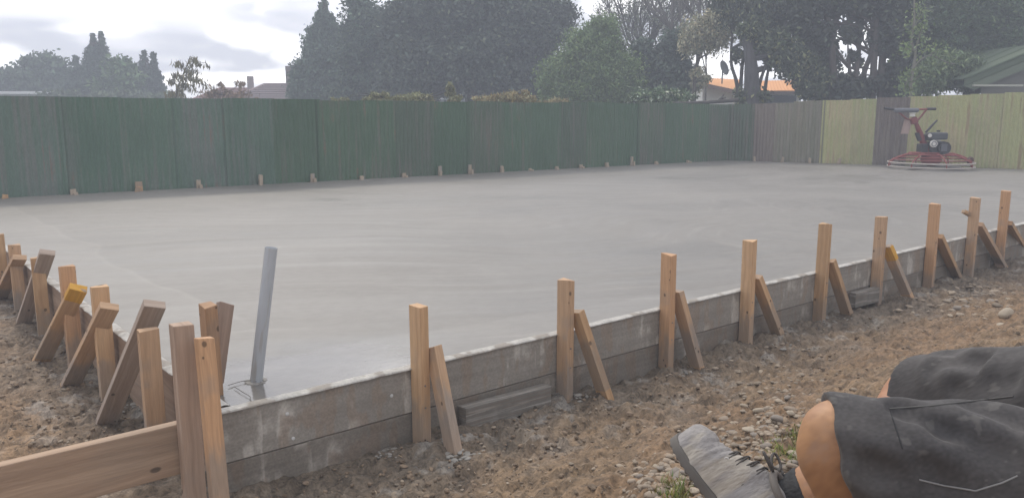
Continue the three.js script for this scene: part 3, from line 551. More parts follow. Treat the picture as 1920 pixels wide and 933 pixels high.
{ // red hipped roofs at the left
  const hip = (label, d, xl, xr, ye, rl, rr, yr, col, gut) => {
    const L = at(xl, ye, d), Rr = at(xr, ye, d), A = at(rl, yr, d), B = at(rr, yr, d), dep = Math.max(2.5, (A.x - L.x) * 2), pos = V3((L.x + Rr.x) / 2, GY, -d - dep / 2);
    const h = thing('house', pos, label, 'house'), rel = (v, z) => V3(v.x - pos.x, v.y - pos.y, z);
    const p = [rel(L, dep / 2), rel(Rr, dep / 2), rel(Rr, -dep / 2), rel(L, -dep / 2), rel(A, 0), rel(B, 0)];
    const rm = mat(...col, 0.9, dbl), roof = part('roof', prism(p, [[0, 1, 5, 4], [1, 2, 5], [2, 3, 4, 5], [3, 0, 4], [3, 2, 1, 0]]), rm, h);
    const cap = mat(col[0] * 1.15, col[1] * 1.1, col[2] * 1.1, 0.9);
    for (const [a, b] of [[0, 4], [1, 5], [4, 5]]) part('ridge_cap', limb([p[a], p[b]], [0.09, 0.09], 6), cap, roof);
    for (let i = 1; i < 9; i++) { const t = i / 9; part('tile_course', limb([p[0].clone().lerp(p[4], t), p[1].clone().lerp(p[5], t)].map((v) => v.add(V3(0, 0.015, 0.015))), [0.035, 0.035], 4), rm, roof); }
    const x0 = p[0].x + 0.4, x1 = p[1].x - 0.4, ey = p[0].y;
    part('wall', boxG(x0, x1, 0, ey - 0.03, -dep / 2 + 0.4, dep / 2 - 0.4), mat(0.62, 0.61, 0.58, 0.85), h);
    part('gutter', boxG(p[0].x, p[1].x, ey - 0.13, ey, dep / 2 - 0.02, dep / 2 + 0.1), mat(...gut, 0.6), h);
    return [h, pos, p];
  };
  const [h1, pos1, p1] = hip('house with greyish red hipped roof and pale gutter above the fence at left', 40, 428, 590, 189, 480, 545, 156.5, [0.24, 0.19, 0.19], [0.8, 0.79, 0.76]);
  part('chimney', boxG(-0.25, 0.25, 0, 1.0, -0.25, 0.25).translate(at(533, 160, 40).x - pos1.x, at(533, 160, 40).y - GY, 0), mat(0.2, 0.16, 0.15), h1);
  const [h2, pos2] = hip('house with darker red roof and thin flue behind the twiggy sapling', 46, 352, 520, 190, 396, 455, 165, [0.27, 0.15, 0.135], [0.5, 0.48, 0.45]);
  part('chimney', boxG(-0.15, 0.15, 0, 0.75, -0.15, 0.15).translate(at(455, 166, 46).x - pos2.x, at(455, 166, 46).y - GY, 0), mat(0.25, 0.2, 0.19), h2);
  // low white roof at the far left
  const a = at(-60, 176, 42), c = at(82, 176, 42), pos = V3((a.x + c.x) / 2, GY, -44), h = thing('shed', pos, 'low pale shed roof edge just above the fence at far left', 'shed'), w = (c.x - a.x) / 2;
  part('wall', boxG(-w + 0.3, w - 0.3, 0, a.y - GY - 0.02, -1.5, 1.5), mat(0.55, 0.55, 0.53), h); part('roof', boxG(-w, w, a.y - GY, a.y - GY + 0.14, -1.8, 2), mat(0.72, 0.72, 0.72), h);
}
{ // house with the bright orange roof
  const d = 31, pos = V3(at(1410, 190, d).x, GY, -d), h = thing('house', pos, 'white house with bright orange roof seen between the tree trunks', 'house');
  const r = (px, py, dd) => at(px, py, dd).sub(pos);
  const orange = mat(0.72, 0.34, 0.115, 0.75, dbl), fas = mat(0.10, 0.07, 0.06, 0.8), white = mat(0.84, 0.83, 0.81, 0.85);
  // left wing: sloping roof seen obliquely
  const A = r(1326, 146, d + 2), B = r(1388, 149, d + 3.5), Cc = r(1392, 171, d), D = r(1326, 157, d - 1.2);
  const rf = part('roof', prism([A, B, Cc, D, A.clone().setY(A.y - 0.1), B.clone().setY(B.y - 0.1), Cc.clone().setY(Cc.y - 0.1), D.clone().setY(D.y - 0.1)], [[3, 2, 1, 0], [4, 5, 6, 7], [0, 1, 5, 4], [1, 2, 6, 5], [3, 0, 4, 7], [2, 3, 7, 6]]), orange, h);
  ribs(D, Cc, B, A, 10, 0.02, mat(0.66, 0.30, 0.1, 0.75), 'roof_rib', rf);
  part('fascia', prism([D, Cc, Cc.clone().add(V3(0, -0.15, 0.02)), D.clone().add(V3(0, -0.15, 0.02))].map((v) => v.clone().add(V3(0, 0, 0.06))), [[3, 2, 1, 0]]), mat(0.16, 0.10, 0.08, 0.8, dbl), h);
  const wl = r(1318, 168, d - 0.6), wr = r(1380, 175, d + 0.2);
  part('wall', prism([V3(wl.x, 0, wl.z), V3(wr.x, 0, wr.z), V3(wr.x, wr.y, wr.z), V3(wl.x, wl.y + 0.15, wl.z), V3(wl.x, 0, wl.z - 4), V3(wr.x, 0, wr.z - 4), V3(wr.x, wr.y, wr.z - 4), V3(wl.x, wl.y, wl.z - 4)], [[0, 1, 2, 3], [1, 5, 6, 2], [5, 4, 7, 6], [4, 0, 3, 7]]), white, h);
  // right wing
  const E = r(1400, 152, d + 3), F = r(1497, 150, d + 3), G = r(1512, 169, d), H = r(1396, 170, d);
  const rf2 = part('roof', prism([E, F, G, H, E.clone().setY(E.y - 0.1), F.clone().setY(F.y - 0.1), G.clone().setY(G.y - 0.1), H.clone().setY(H.y - 0.1)], [[3, 2, 1, 0], [4, 5, 6, 7], [0, 1, 5, 4], [1, 2, 6, 5], [3, 0, 4, 7], [2, 3, 7, 6]]), orange, h);
  ribs(H, G, F, E, 18, 0.02, mat(0.66, 0.30, 0.1, 0.75), 'roof_rib', rf2);
  part('gutter', boxG(H.x, G.x, H.y - 0.13, H.y - 0.02, H.z + 0.005, H.z + 0.12), fas, h);
  part('wall', boxG(H.x - 0.05, G.x - 0.2, 0, H.y - 0.15, H.z - 4, H.z - 0.12), white, h);
  const wn = part('window', boxG(-0.75, 0.75, -0.32, 0.32, 0, 0.06).translate(r(1462, 186, d).x, r(1462, 186, d).y - 0.1, H.z - 0.12), mat(0.5, 0.48, 0.45), h); part('pane', boxG(-0.66, 0.66, -0.25, 0.25, 0.06, 0.07).translate(r(1462, 186, d).x, r(1462, 186, d).y - 0.1, H.z - 0.12), mat(0.03, 0.035, 0.04, 0.15), wn);
  part('porch_block', boxG(r(1360, 180, d).x, r(1392, 180, d).x, 0, r(1360, 177, d).y, wl.z + 0.6, wl.z + 1.4), mat(0.58, 0.52, 0.48), h);
  // satellite dish
  const c = at(1356, 128, d - 1.5), t = thing('satellite_dish', c.clone().setY(A.y + GY), 'dark round satellite dish on the roof of the orange roofed house', 'satellite dish');
  const pr = []; for (let i = 0; i <= 8; i++) pr.push(new THREE.Vector2(0.001 + 0.27 * i / 8, 0.07 * (i / 8) ** 2)); for (let i = 8; i >= 0; i--) pr.push(new THREE.Vector2(0.001 + 0.27 * i / 8, 0.07 * (i / 8) ** 2 - 0.012));
  const dish = part('dish', new THREE.LatheGeometry(pr, 28).rotateX(1.25).rotateY(0.8), mat(0.075, 0.08, 0.09, 0.7, dbl), t); dish.position.y = c.y - t.position.y;
  part('mast', new THREE.CylinderGeometry(0.025, 0.025, c.y - t.position.y + 0.35, 8).translate(0, (c.y - t.position.y - 0.35) / 2, -0.05), mat(0.12, 0.12, 0.12), t);
  part('receiver_arm', tube([V3(0, c.y - t.position.y - 0.24, 0), V3(0.12, c.y - t.position.y - 0.15, 0.2), V3(0.22, c.y - t.position.y, 0.28)], 0.012, 6), mat(0.1, 0.1, 0.1), t);
}
{ // green roofed house at the right edge
  const d = 19.6, A = at(1808, 160, d), B = at(1960, 96, d), pos = V3(B.x, GY, -d - 2), h = thing('house', pos, 'house with sloping green roof edge and grey wall at the right edge', 'house'), r = (px, py) => at(px, py, d).sub(pos);
  const a = r(1808, 162), b = r(1975, 92), e = r(2140, 162), up = V3(0, 0.18, 0), k = V3(0, 0, -7);
  const roof = part('roof', prism([a, b, e, a.clone().add(up), b.clone().add(up), e.clone().add(up), a.clone().add(k), b.clone().add(k), e.clone().add(k), a.clone().add(up).add(k), b.clone().add(up).add(k), e.clone().add(up).add(k)], [[0, 1, 4, 3], [1, 2, 5, 4], [3, 4, 10, 9], [4, 5, 11, 10], [0, 6, 7, 1], [1, 7, 8, 2]]), mat(0.075, 0.105, 0.06, 0.8, dbl), h);
  ribs(a.clone().add(up), a.clone().add(up).add(k), b.clone().add(up).add(k), b.clone().add(up), 10, 0.03, mat(0.07, 0.1, 0.055), 'roof_rib', roof);
  part('barge_board', prism([a, b, b.clone().add(V3(0, -0.2, 0)), a.clone().add(V3(0.25, -0.08, 0))].map((v) => v.clone().add(V3(0, 0, 0.05))), [[0, 3, 2, 1]]), mat(0.12, 0.15, 0.10, 0.8, dbl), h);
  part('wall', prism([V3(a.x + 0.6, 0, -0.4), V3(e.x - 0.6, 0, -0.4), V3(e.x - 0.6, e.y - 0.1, -0.4), V3(b.x, b.y - 0.1, -0.4), V3(a.x + 0.6, a.y + 0.1, -0.4)].map((v) => v.setZ(a.z - 0.3)), [[0, 1, 2, 3, 4]]), mat(0.17, 0.165, 0.15, 0.9, dbl), h);
  part('gutter', boxG(r(1822, 160).x, r(1915, 163).x, r(1822, 162).y, r(1822, 158.5).y, a.z + 0.02, a.z + 0.1), mat(0.42, 0.42, 0.36, 0.6), h);
}
{ // white low building glimpsed left of the orange roof
  const d = 34, a = at(1195, 158, d), c = at(1318, 158, d), pos = V3((a.x + c.x) / 2, GY, -d - 2), w = (c.x - a.x) / 2, h = thing('outbuilding', pos, 'pale low outbuilding glimpsed through the shrubs left of the orange roof', 'outbuilding');
  part('wall', boxG(-w, w, 0, a.y - GY, -2, 2), mat(0.62, 0.61, 0.6), h); part('roof', boxG(-w - 0.2, w + 0.2, a.y - GY, a.y - GY + 0.12, -2.3, 2.3), mat(0.3, 0.3, 0.31), h);
}

// ------------------------------------------------------------------ trees
const barkTex = tex(256, 256, (u, v) => { const a = fbm(u * 14, v * 5, 4, 14, 5, 301), b = fbm(u * 4, v * 3, 3, 4, 3, 302); const t = clamp(a * 0.8 + b * 0.35 - 0.1); return [mix(0.35, 1, t), mix(0.34, 1, t), mix(0.33, 1, t)]; });
const bark = (r, g, b) => new THREE.MeshStandardMaterial({ map: barkTex, color: new THREE.Color().setRGB(r, g, b), roughness: 0.95 });
const leafMat = new THREE.MeshStandardMaterial({ vertexColors: true, roughness: 0.75, side: THREE.DoubleSide, color: new THREE.Color().setRGB(1.95, 2.05, 1.8) });
function foliage(clumps, { per, cr, leaf, aspect = 0.5, col, vary = 0.65, droop = 0, up = 0, seed: sd, alt, altP = 0.1 }) {
  const r = rng(sd), n = clumps.reduce((a, c) => a + Math.round(per * (c[4] || 1)), 0), pos = new Float32Array(n * 12), cl = new Float32Array(n * 12), idx = new Uint32Array(n * 6); let o = 0;
  const g1 = () => (r() + r() + r() - 1.5) * 1.15, d = V3(), e = V3(), q = V3();
  for (const [x, y, z, s, m = 1] of clumps) {
    const k = Math.round(per * m), tone = 1 + (r() - 0.5) * vary;
    for (let i = 0; i < k; i++) {
      const cx = x + g1() * cr * s, cy = y + g1() * cr * s * 0.8, cz = z + g1() * cr * s, L = leaf * (0.65 + 0.7 * r()), W = L * aspect;
      d.set(r() - 0.5, r() - 0.5 - droop + up, r() - 0.5).normalize(); e.set(r() - 0.5, r() - 0.5, r() - 0.5).cross(d).normalize(); q.crossVectors(d, e);
      const put = (k2, a, b, c) => { const w = (o * 4 + k2) * 3; pos[w] = cx + d.x * a + e.x * b + q.x * c; pos[w + 1] = cy + d.y * a + e.y * b + q.y * c; pos[w + 2] = cz + d.z * a + e.z * b + q.z * c; };
      put(0, -L / 2, 0, 0); put(1, L * 0.05, W / 2, W * 0.18); put(2, L / 2, 0, -W * 0.1); put(3, L * 0.05, -W / 2, W * 0.18);
      const c = alt && r() < altP ? alt : col, t = tone * (0.72 + 0.56 * r()), h = (r() - 0.5) * 0.18;
      for (let k2 = 0; k2 < 4; k2++) { const w = (o * 4 + k2) * 3; cl[w] = c[0] * t * (1 + h); cl[w + 1] = c[1] * t; cl[w + 2] = c[2] * t * (1 - h); }
      idx.set([o * 4, o * 4 + 1, o * 4 + 2, o * 4, o * 4 + 2, o * 4 + 3], o * 6); o++;
    }
  }
  const g = new THREE.BufferGeometry(); g.setAttribute('position', new THREE.BufferAttribute(pos, 3)); g.setAttribute('color', new THREE.BufferAttribute(cl, 3)); g.setIndex(new THREE.BufferAttribute(idx, 1)); g.computeVertexNormals();
  return g;
}
// a pointed crown: lobes narrowing towards the tip at photo row y0
const cone = (px, y0, y1, w, n, pw = 0.8) => Array.from({ length: 12 }, (_, i) => { const t = (i + 0.4) / 12; return [px + (hash(px, i, 4) - 0.5) * w * 0.25 * t, mix(y0, y1, t), w * Math.pow(t, pw), (y1 - y0) / 16, Math.max(3, Math.round(n * t / 6))]; });
// lobes in photo pixels at a distance: [px, py, half width, half height, clumps]
function lobeClumps(lobes, d, sd, { fill = 0.45, rz = 0.8 } = {}) {
  const r = rng(sd), out = [], k = d / FPX;
  for (const [px, py, w, h, n, dz = 0] of lobes) {
    const c = at(px, py, d + dz), W = w * k, H = h * k, D = Math.min((W + H) / 2 * rz, 3.5);
    for (let i = 0; i < n; i++) {
      const a = r() * 6.283, cz = 2 * r() - 1, s = Math.sqrt(1 - cz * cz), m = Math.pow(r(), fill) * (0.88 + 0.24 * r()), ks = clamp(W / 0.55, 0.3, 1);
      out.push([c.x + Math.cos(a) * s * W * m, c.y + cz * H * m, c.z + Math.sin(a) * s * D * m, (0.7 + 0.6 * r()) * Math.max(ks, 0.36), 1]);
    }
  }
  return out;
}
function tree(name, label, category, o) {
  const { d, lobes, trunks = [], barkCol = [0.12, 0.10, 0.085], seed: sd, group } = o;
  const bx = o.base ?? (trunks[0] ? trunks[0][0][0] : lobes[0][0]), bp = V3(at(bx, 200, d).x, GY, -d);
  const t = thing(name, bp, label, category, group), bm = bark(...barkCol);
  const tr = [];
  const list = trunks.length ? trunks : [[[bx, null], [bx, lobes[0][1] + lobes[0][3] * 0.2], [bx, lobes[0][1] - lobes[0][3] * 0.4]]];
  const cl = lobes.length ? lobeClumps(lobes, d, sd, o) : [];
  list.forEach((pts, i) => {
    const w = (o.tw || [0.16])[Math.min(i, (o.tw || [0.16]).length - 1)], P = pts.map(([px, py], j) => { const p = py === null ? V3(at(px, 200, d).x, GY - 0.2, -d) : at(px, py, d); return p.add(V3(0, 0, (hash(sd, i, j) - 0.5) * 0.3 * Math.min(1, j))).sub(bp); });
    const sm = new THREE.CatmullRomCurve3(P).getPoints(Math.max(4, (P.length - 1) * 4));
    tr.push(limb(sm, sm.map((_, j) => w * mix(1, 0.35, j / (sm.length - 1)) * (1 + 0.12 * (hash(sd + i, j, 2) - 0.5))), 8));
    // limbs reaching from this stem out to clumps
    const r = rng(sd + 900 + i), nl = o.limbs ?? 7;
    if (cl.length) for (let q = 0; q < nl; q++) { const c = cl[Math.floor(r() * cl.length)], s = sm[Math.floor((0.45 + 0.5 * r()) * (sm.length - 1))], e = V3(c[0], c[1], c[2]).sub(bp), mid = s.clone().lerp(e, 0.5).add(V3((r() - 0.5) * 0.4, 0.25 * s.distanceTo(e) * (r() - 0.2), (r() - 0.5) * 0.4)); const cv = new THREE.CatmullRomCurve3([s, mid, e]).getPoints(6); tr.push(limb(cv, cv.map((_, j) => w * 0.36 * mix(1, 0.2, j / 6)), 5)); }
  });
  part('trunk', merge(tr), bm, t);
  if (cl.length) { const g = foliage(cl, { ...o.leaves, seed: sd + 5 }); g.translate(-bp.x, -bp.y, -bp.z); part('crown', g, leafMat, t); }
  return [t, bp];
}
const DG = [0.038, 0.058, 0.034], MG = [0.055, 0.085, 0.04], LG = [0.085, 0.125, 0.045];
tree('spreading_tree', 'dark spreading tree with flat layered crown at far left', 'tree', { d: 48, seed: 1, base: 85, tw: [0.22], lobes: [[95, 128, 30, 20, 80], [70, 150, 48, 14, 90], [20, 143, 30, 8, 45], [-20, 160, 40, 12, 40], [100, 155, 30, 24, 70], [55, 116, 12, 5, 16], [50, 168, 60, 10, 50]], leaves: { per: 34, cr: 0.45, leaf: 0.3, col: DG } });
tree('conifer', 'twin topped dark conifer rising behind the fence at left', 'tree', { d: 45, seed: 2, base: 185, tw: [0.25, 0.12], trunks: [[[178, null], [174, 130], [172, 66]], [[188, 150], [188, 110], [187, 66]]], lobes: [...cone(172, 62, 150, 24, 130, 0.85), ...cone(188, 63, 150, 26, 130, 0.85), ...cone(180, 84, 170, 44, 200, 1.05), [182, 168, 42, 24, 110], ...cone(140, 104, 165, 20, 60, 0.7), [140, 165, 24, 20, 50]], leaves: { per: 40, cr: 0.22, leaf: 0.2, aspect: 0.4, up: 0.4, col: [0.036, 0.052, 0.038] } });
tree('bushy_tree', 'rounded bushy tree leaning on the right of the twin topped conifer', 'tree', { d: 43, seed: 3, base: 225, lobes: [[228, 140, 24, 22, 80], [232, 162, 24, 22, 70], [205, 165, 20, 22, 40]], leaves: { per: 32, cr: 0.38, leaf: 0.28, col: MG } });
tree('conifer', 'narrow dark conifer with two pointed tops left of the twiggy sapling', 'tree', { d: 45, seed: 4, base: 278, tw: [0.2, 0.1], trunks: [[[275, null], [271, 140], [269, 98]], [[283, 150], [285, 120], [286, 102]]], lobes: [...cone(269, 94, 160, 18, 90, 0.85), ...cone(287, 98, 160, 18, 90, 0.85), [277, 152, 17, 20, 70], [279, 170, 24, 24, 90], [302, 160, 8, 18, 16]], leaves: { per: 36, cr: 0.2, leaf: 0.2, aspect: 0.4, up: 0.4, col: [0.036, 0.052, 0.04] } });
tree('low_shrub', 'low shrub row peeping over the fence below the narrow conifer', 'shrub', { d: 40, seed: 5, base: 270, lobes: [[290, 188, 60, 10, 60], [215, 186, 50, 10, 50], [120, 184, 50, 10, 40]], leaves: { per: 26, cr: 0.3, leaf: 0.22, col: [0.06, 0.075, 0.05] } });
{ // drooping sapling
  const d = 24, sd = 6, bp = V3(at(335, 200, d).x, GY, -d), t = thing('sapling', bp, 'sparse sapling with thin drooping leaves against the sky at left', 'tree'), rel = (px, py, z = 0) => at(px, py, d).sub(bp).add(V3(0, 0, z)), tr = [], cl = [], r = rng(61);
  const stem = [V3(0, -0.2, 0), rel(328, 185), rel(338, 150), rel(350, 122), rel(356, 105)]; const sm = new THREE.CatmullRomCurve3(stem).getPoints(14); tr.push(limb(sm, sm.map((_, j) => 0.035 * mix(1, 0.25, j / 14)), 6));
  for (const [x0, y0, x1, y1] of [[338, 150, 372, 132], [340, 145, 366, 150], [345, 132, 385, 118], [350, 122, 374, 112], [334, 162, 366, 166], [333, 165, 312, 150], [338, 150, 322, 140], [345, 132, 331, 118], [331, 172, 352, 182], [333, 168, 380, 150], [330, 178, 310, 178], [340, 145, 388, 160]]) {
    const a = rel(x0, y0), e = rel(x1, y1, (r() - 0.5) * 0.7), m = a.clone().lerp(e, 0.55).add(V3(0, 0.12, 0)), cv = new THREE.CatmullRomCurve3([a, m, e]).getPoints(8); tr.push(limb(cv, cv.map((_, j) => 0.012 * mix(1, 0.5, j / 8)), 5));
    for (let j = 1; j <= 8; j++) for (let q = 0; q < 1; q++) cl.push([cv[j].x + bp.x + (r() - 0.5) * 0.12, cv[j].y + bp.y - 0.06, cv[j].z + bp.z, 1]);
  }
  part('trunk', merge(tr), bark(0.13, 0.11, 0.09), t);
  const g = foliage(cl, { per: 7, cr: 0.09, leaf: 0.17, aspect: 0.22, droop: 0.9, col: [0.10, 0.085, 0.05], seed: 62 }); g.translate(-bp.x, -bp.y, -bp.z); part('crown', g, leafMat, t);
}
tree('twiggy_shrub', 'thin brown shrub in front of the red roofs at left', 'shrub', { d: 26, seed: 7, base: 420, limbs: 12, tw: [0.03], lobes: [[400, 176, 24, 12, 22], [450, 182, 34, 8, 20], [415, 160, 6, 10, 5], [445, 158, 12, 8, 5]], leaves: { per: 12, cr: 0.16, leaf: 0.15, aspect: 0.3, droop: 0.5, col: [0.13, 0.085, 0.065] } });
tree('conifer', 'tall pointed conifer at the left end of the big tree mass', 'tree', { d: 36, seed: 8, base: 610, tw: [0.3], trunks: [[[612, null], [608, 100], [607, 5]]], lobes: [...cone(607, -2, 110, 38, 300, 0.85), [608, 100, 34, 28, 150], [605, 130, 46, 40, 260], [600, 170, 50, 30, 220], [560, 150, 14, 30, 50], [625, 70, 12, 30, 40], [570, 182, 24, 14, 60]], leaves: { per: 48, cr: 0.24, leaf: 0.18, aspect: 0.45, up: 0.35, col: [0.05, 0.072, 0.055] } });
tree('broadleaf_tree', 'dark broad tree just right of the tall pointed conifer', 'tree', { d: 33, seed: 9, base: 690, tw: [0.28], lobes: [[690, 60, 46, 40, 240], [680, 110, 44, 50, 240], [672, 10, 22, 18, 36], [700, 150, 50, 44, 240], [655, 180, 40, 20, 90]], leaves: { per: 44, cr: 0.34, leaf: 0.17, col: [0.042, 0.060, 0.046], alt: [0.07, 0.09, 0.06] } });
tree('broadleaf_tree', 'huge dark dense tree at the middle, tallest and widest of all', 'tree', { d: 31, seed: 10, base: 890, tw: [0.4], lobes: [[850, 20, 110, 60, 420], [780, 60, 62, 70, 340], [960, 30, 76, 60, 340], [870, 110, 130, 60, 560], [1000, 60, 56, 60, 240], [780, 150, 70, 44, 280], [960, 150, 90, 44, 320], [1040, 30, 30, 40, 60], [870, -60, 90, 50, 120]], leaves: { per: 46, cr: 0.36, leaf: 0.17, col: [0.040, 0.050, 0.042], alt: [0.07, 0.08, 0.06] } });
tree('feathery_tree', 'lighter green feathery tree right of the huge dark tree', 'tree', { d: 25, seed: 11, base: 1105, tw: [0.16], lobes: [[1110, 95, 52, 50, 300], [1100, 145, 88, 50, 420], [1040, 165, 30, 34, 120], [1130, 60, 30, 28, 70], [1160, 150, 40, 50, 180], [1090, 180, 80, 20, 160]], leaves: { per: 46, cr: 0.24, leaf: 0.11, aspect: 0.35, up: 0.15, col: [0.082, 0.112, 0.052], alt: [0.11, 0.14, 0.07] } });
function bareTree(label, d, bpx, sd, stems, dens, rr, cap) {
  const bp = V3(at(bpx, 200, d).x, GY, -d), t = thing('bare_tree', bp, label, 'tree'), r = rng(sd), tr = [];
  function grow(a, dir, L, rad, lev) {
    const n = 4, pts = [a.clone()], p = a.clone(), q = dir.clone(); for (let i = 0; i < n; i++) { q.add(V3((r() - 0.5) * 0.34, (r() - 0.35) * 0.22, (r() - 0.5) * 0.34)).normalize(); p.addScaledVector(q, L / n); pts.push(p.clone()); }
    tr.push(limb(pts, pts.map((_, i) => Math.max(rad * mix(1, 0.6, i / n), 0.0075)), lev > 2 ? 3 : 6));
    if (lev >= cap) return;
    const kids = dens[Math.min(lev, dens.length - 1)];
    for (let i = 0; i < kids; i++) { const k = 1 + Math.floor(r() * n), nd = pts[k].clone().sub(pts[k - 1]).normalize().add(V3((r() - 0.5) * 1.5, (r() - 0.25) * 0.9, (r() - 0.5) * 1.5)).normalize(); grow(pts[k], nd, L * (0.5 + 0.25 * r()), rad * 0.55, lev + 1); }
  }
  for (const [x0, y0, x1, y1, rad] of stems) { const a = y0 === null ? V3(0, -0.2, 0) : at(x0, y0, d).sub(bp), e = at(x1, y1, d).sub(bp), q = e.clone().sub(a); grow(a, q.clone().normalize(), q.length(), rad, 0); }
  part('trunk', merge(tr), bark(...rr), t);
  return [t, bp];
}
const twiggy = bareTree('pale twiggy tree with thin sparse leaves behind the feathery tree, against bright sky', 30, 1200, 71, [[1200, null, 1200, 110, 0.11], [1200, 130, 1160, 40, 0.05], [1200, 120, 1235, 30, 0.05], [1200, 110, 1195, 20, 0.05], [1205, 130, 1270, 60, 0.04], [1200, 140, 1135, 70, 0.03], [1240, 60, 1300, -10, 0.035], [1180, 90, 1160, -10, 0.035], [1225, 70, 1235, -30, 0.035]], [5, 5, 5, 3], [0.24, 0.22, 0.21], 3);
{ const g = foliage(lobeClumps([[1165, 40, 40, 50, 60], [1220, 30, 60, 50, 110], [1275, 50, 50, 50, 100], [1200, 90, 50, 40, 60], [1310, 10, 40, 30, 50]], 30, 711), { per: 16, cr: 0.28, leaf: 0.1, aspect: 0.4, col: [0.12, 0.125, 0.105], seed: 712 }); g.translate(-twiggy[1].x, -twiggy[1].y, -twiggy[1].z); part('crown', g, leafMat, twiggy[0]); }
tree('bushy_shrub', 'dark blue green shrub with gaps left of the dry crowned tree', 'shrub', { d: 26, seed: 13, base: 1240, tw: [0.05], limbs: 14, lobes: [[1205, 100, 24, 26, 44], [1262, 88, 26, 30, 54], [1225, 135, 50, 30, 130], [1265, 140, 40, 30, 90], [1230, 175, 60, 20, 130], [1190, 150, 20, 40, 80]], leaves: { per: 32, cr: 0.22, leaf: 0.15, col: [0.05, 0.066, 0.055] } });
tree('dry_tree', 'tree with pale brown dry crown on a thin leaning trunk', 'tree', { d: 25, seed: 14, tw: [0.085, 0.05], barkCol: [0.18, 0.155, 0.13], limbs: 10, trunks: [[[1298, null], [1304, 150], [1312, 100], [1320, 60]], [[1308, 120], [1322, 80], [1345, 40]]], lobes: [[1315, 62, 34, 30, 110], [1345, 62, 32, 36, 110], [1300, 85, 24, 18, 46], [1350, 40, 30, 20, 50], [1312, 152, 18, 18, 26], [1310, 135, 16, 8, 10]], leaves: { per: 30, cr: 0.22, leaf: 0.12, aspect: 0.35, droop: 0.25, col: [0.25, 0.22, 0.17], alt: [0.13, 0.135, 0.09], altP: 0.25 } });
bareTree('bare branches reaching into the sky above the dry crowned tree', 27, 1330, 72, [[1330, null, 1318, 70, 0.07], [1318, 70, 1300, -20, 0.05], [1318, 60, 1340, -20, 0.05], [1318, 50, 1275, 5, 0.035], [1325, 40, 1370, -10, 0.035]], [5, 5, 4], [0.21, 0.19, 0.175], 3);
tree('slender_tree', 'slender dark trunked tree in front of the orange roof, thin hanging foliage', 'tree', { d: 23, seed: 15, tw: [0.065, 0.07, 0.05], limbs: 6, barkCol: [0.11, 0.10, 0.09], trunks: [[[1385, null], [1381, 160], [1374, 120], [1373, 60], [1378, 0]], [[1390, null], [1392, 130], [1398, 80], [1410, 10]], [[1376, 90], [1395, 78], [1420, 60]]], lobes: [[1400, 22, 60, 30, 80], [1360, 8, 26, 14, 20], [1450, 30, 40, 40, 90], [1412, 60, 22, 26, 60], [1440, 70, 40, 24, 80], [1385, 105, 16, 12, 12], [1400, -40, 90, 40, 130]], leaves: { per: 30, cr: 0.22, leaf: 0.13, aspect: 0.4, droop: 0.3, col: [0.048, 0.056, 0.046], alt: [0.10, 0.10, 0.06], altP: 0.15 } });
tree('stout_tree', 'stout grey trunked tree with ferny growth before the orange roof', 'tree', { d: 22, seed: 16, tw: [0.27, 0.07, 0.06], limbs: 5, barkCol: [0.125, 0.12, 0.125], trunks: [[[1408, null], [1408, 150], [1404, 100], [1400, 60]], [[1425, null], [1424, 170], [1436, 120], [1452, 60]], [[1440, null], [1438, 165], [1452, 100], [1475, 40]]], lobes: [[1415, 60, 24, 24, 50], [1470, 100, 36, 28, 90], [1494, 116, 32, 26, 80], [1450, 80, 34, 22, 60], [1410, 182, 30, 10, 34], [1520, 150, 30, 34, 110]], leaves: { per: 30, cr: 0.22, leaf: 0.13, col: [0.042, 0.052, 0.034], alt: [0.13, 0.13, 0.07], altP: 0.12 } });
tree('bushy_shrub', 'dark leafy bush between the orange roof and the big multi-stemmed tree', 'shrub', { d: 24, seed: 17, base: 1525, lobes: [[1530, 130, 34, 44, 170], [1532, 168, 24, 18, 70], [1545, 95, 20, 30, 60]], leaves: { per: 34, cr: 0.24, leaf: 0.15, col: [0.040, 0.052, 0.036] } });
tree('multi_stem_tree', 'big dark multi-stemmed tree behind the weathered fence, crown above the photo', 'tree', { d: 22, seed: 18, tw: [0.13, 0.10, 0.085, 0.10, 0.12, 0.13, 0.08, 0.07], limbs: 5, barkCol: [0.14, 0.12, 0.11], trunks: [[[1566, null], [1565, 150], [1561, 80], [1572, 20], [1582, -40]], [[1595, null], [1594, 150], [1590, 110]], [[1588, null], [1602, 140], [1614, 90], [1618, 20], [1622, -50]], [[1598, null], [1622, 140], [1636, 90], [1640, 0]], [[1640, null], [1637, 120], [1640, 40], [1640, -60]], [[1660, null], [1656, 120], [1662, 60], [1660, -40]], [[1563, 60], [1545, 30], [1530, -10]], [[1612, 90], [1595, 40], [1580, -20]]], lobes: [[1550, -4, 50, 30, 110], [1510, 10, 34, 30, 90], [1528, 66, 30, 24, 70], [1600, 4, 36, 26, 40], [1660, 0, 50, 34, 110], [1690, 40, 40, 40, 110], [1592, 56, 26, 20, 14], [1695, 110, 30, 40, 110], [1655, 70, 24, 30, 26], [1500, 50, 20, 16, 26], [1605, 110, 14, 14, 12], [1600, 165, 44, 20, 60], [1690, 160, 34, 30, 130], [1600, -70, 120, 50, 160]], leaves: { per: 28, cr: 0.2, leaf: 0.17, col: [0.028, 0.033, 0.029], alt: [0.06, 0.07, 0.05] } });
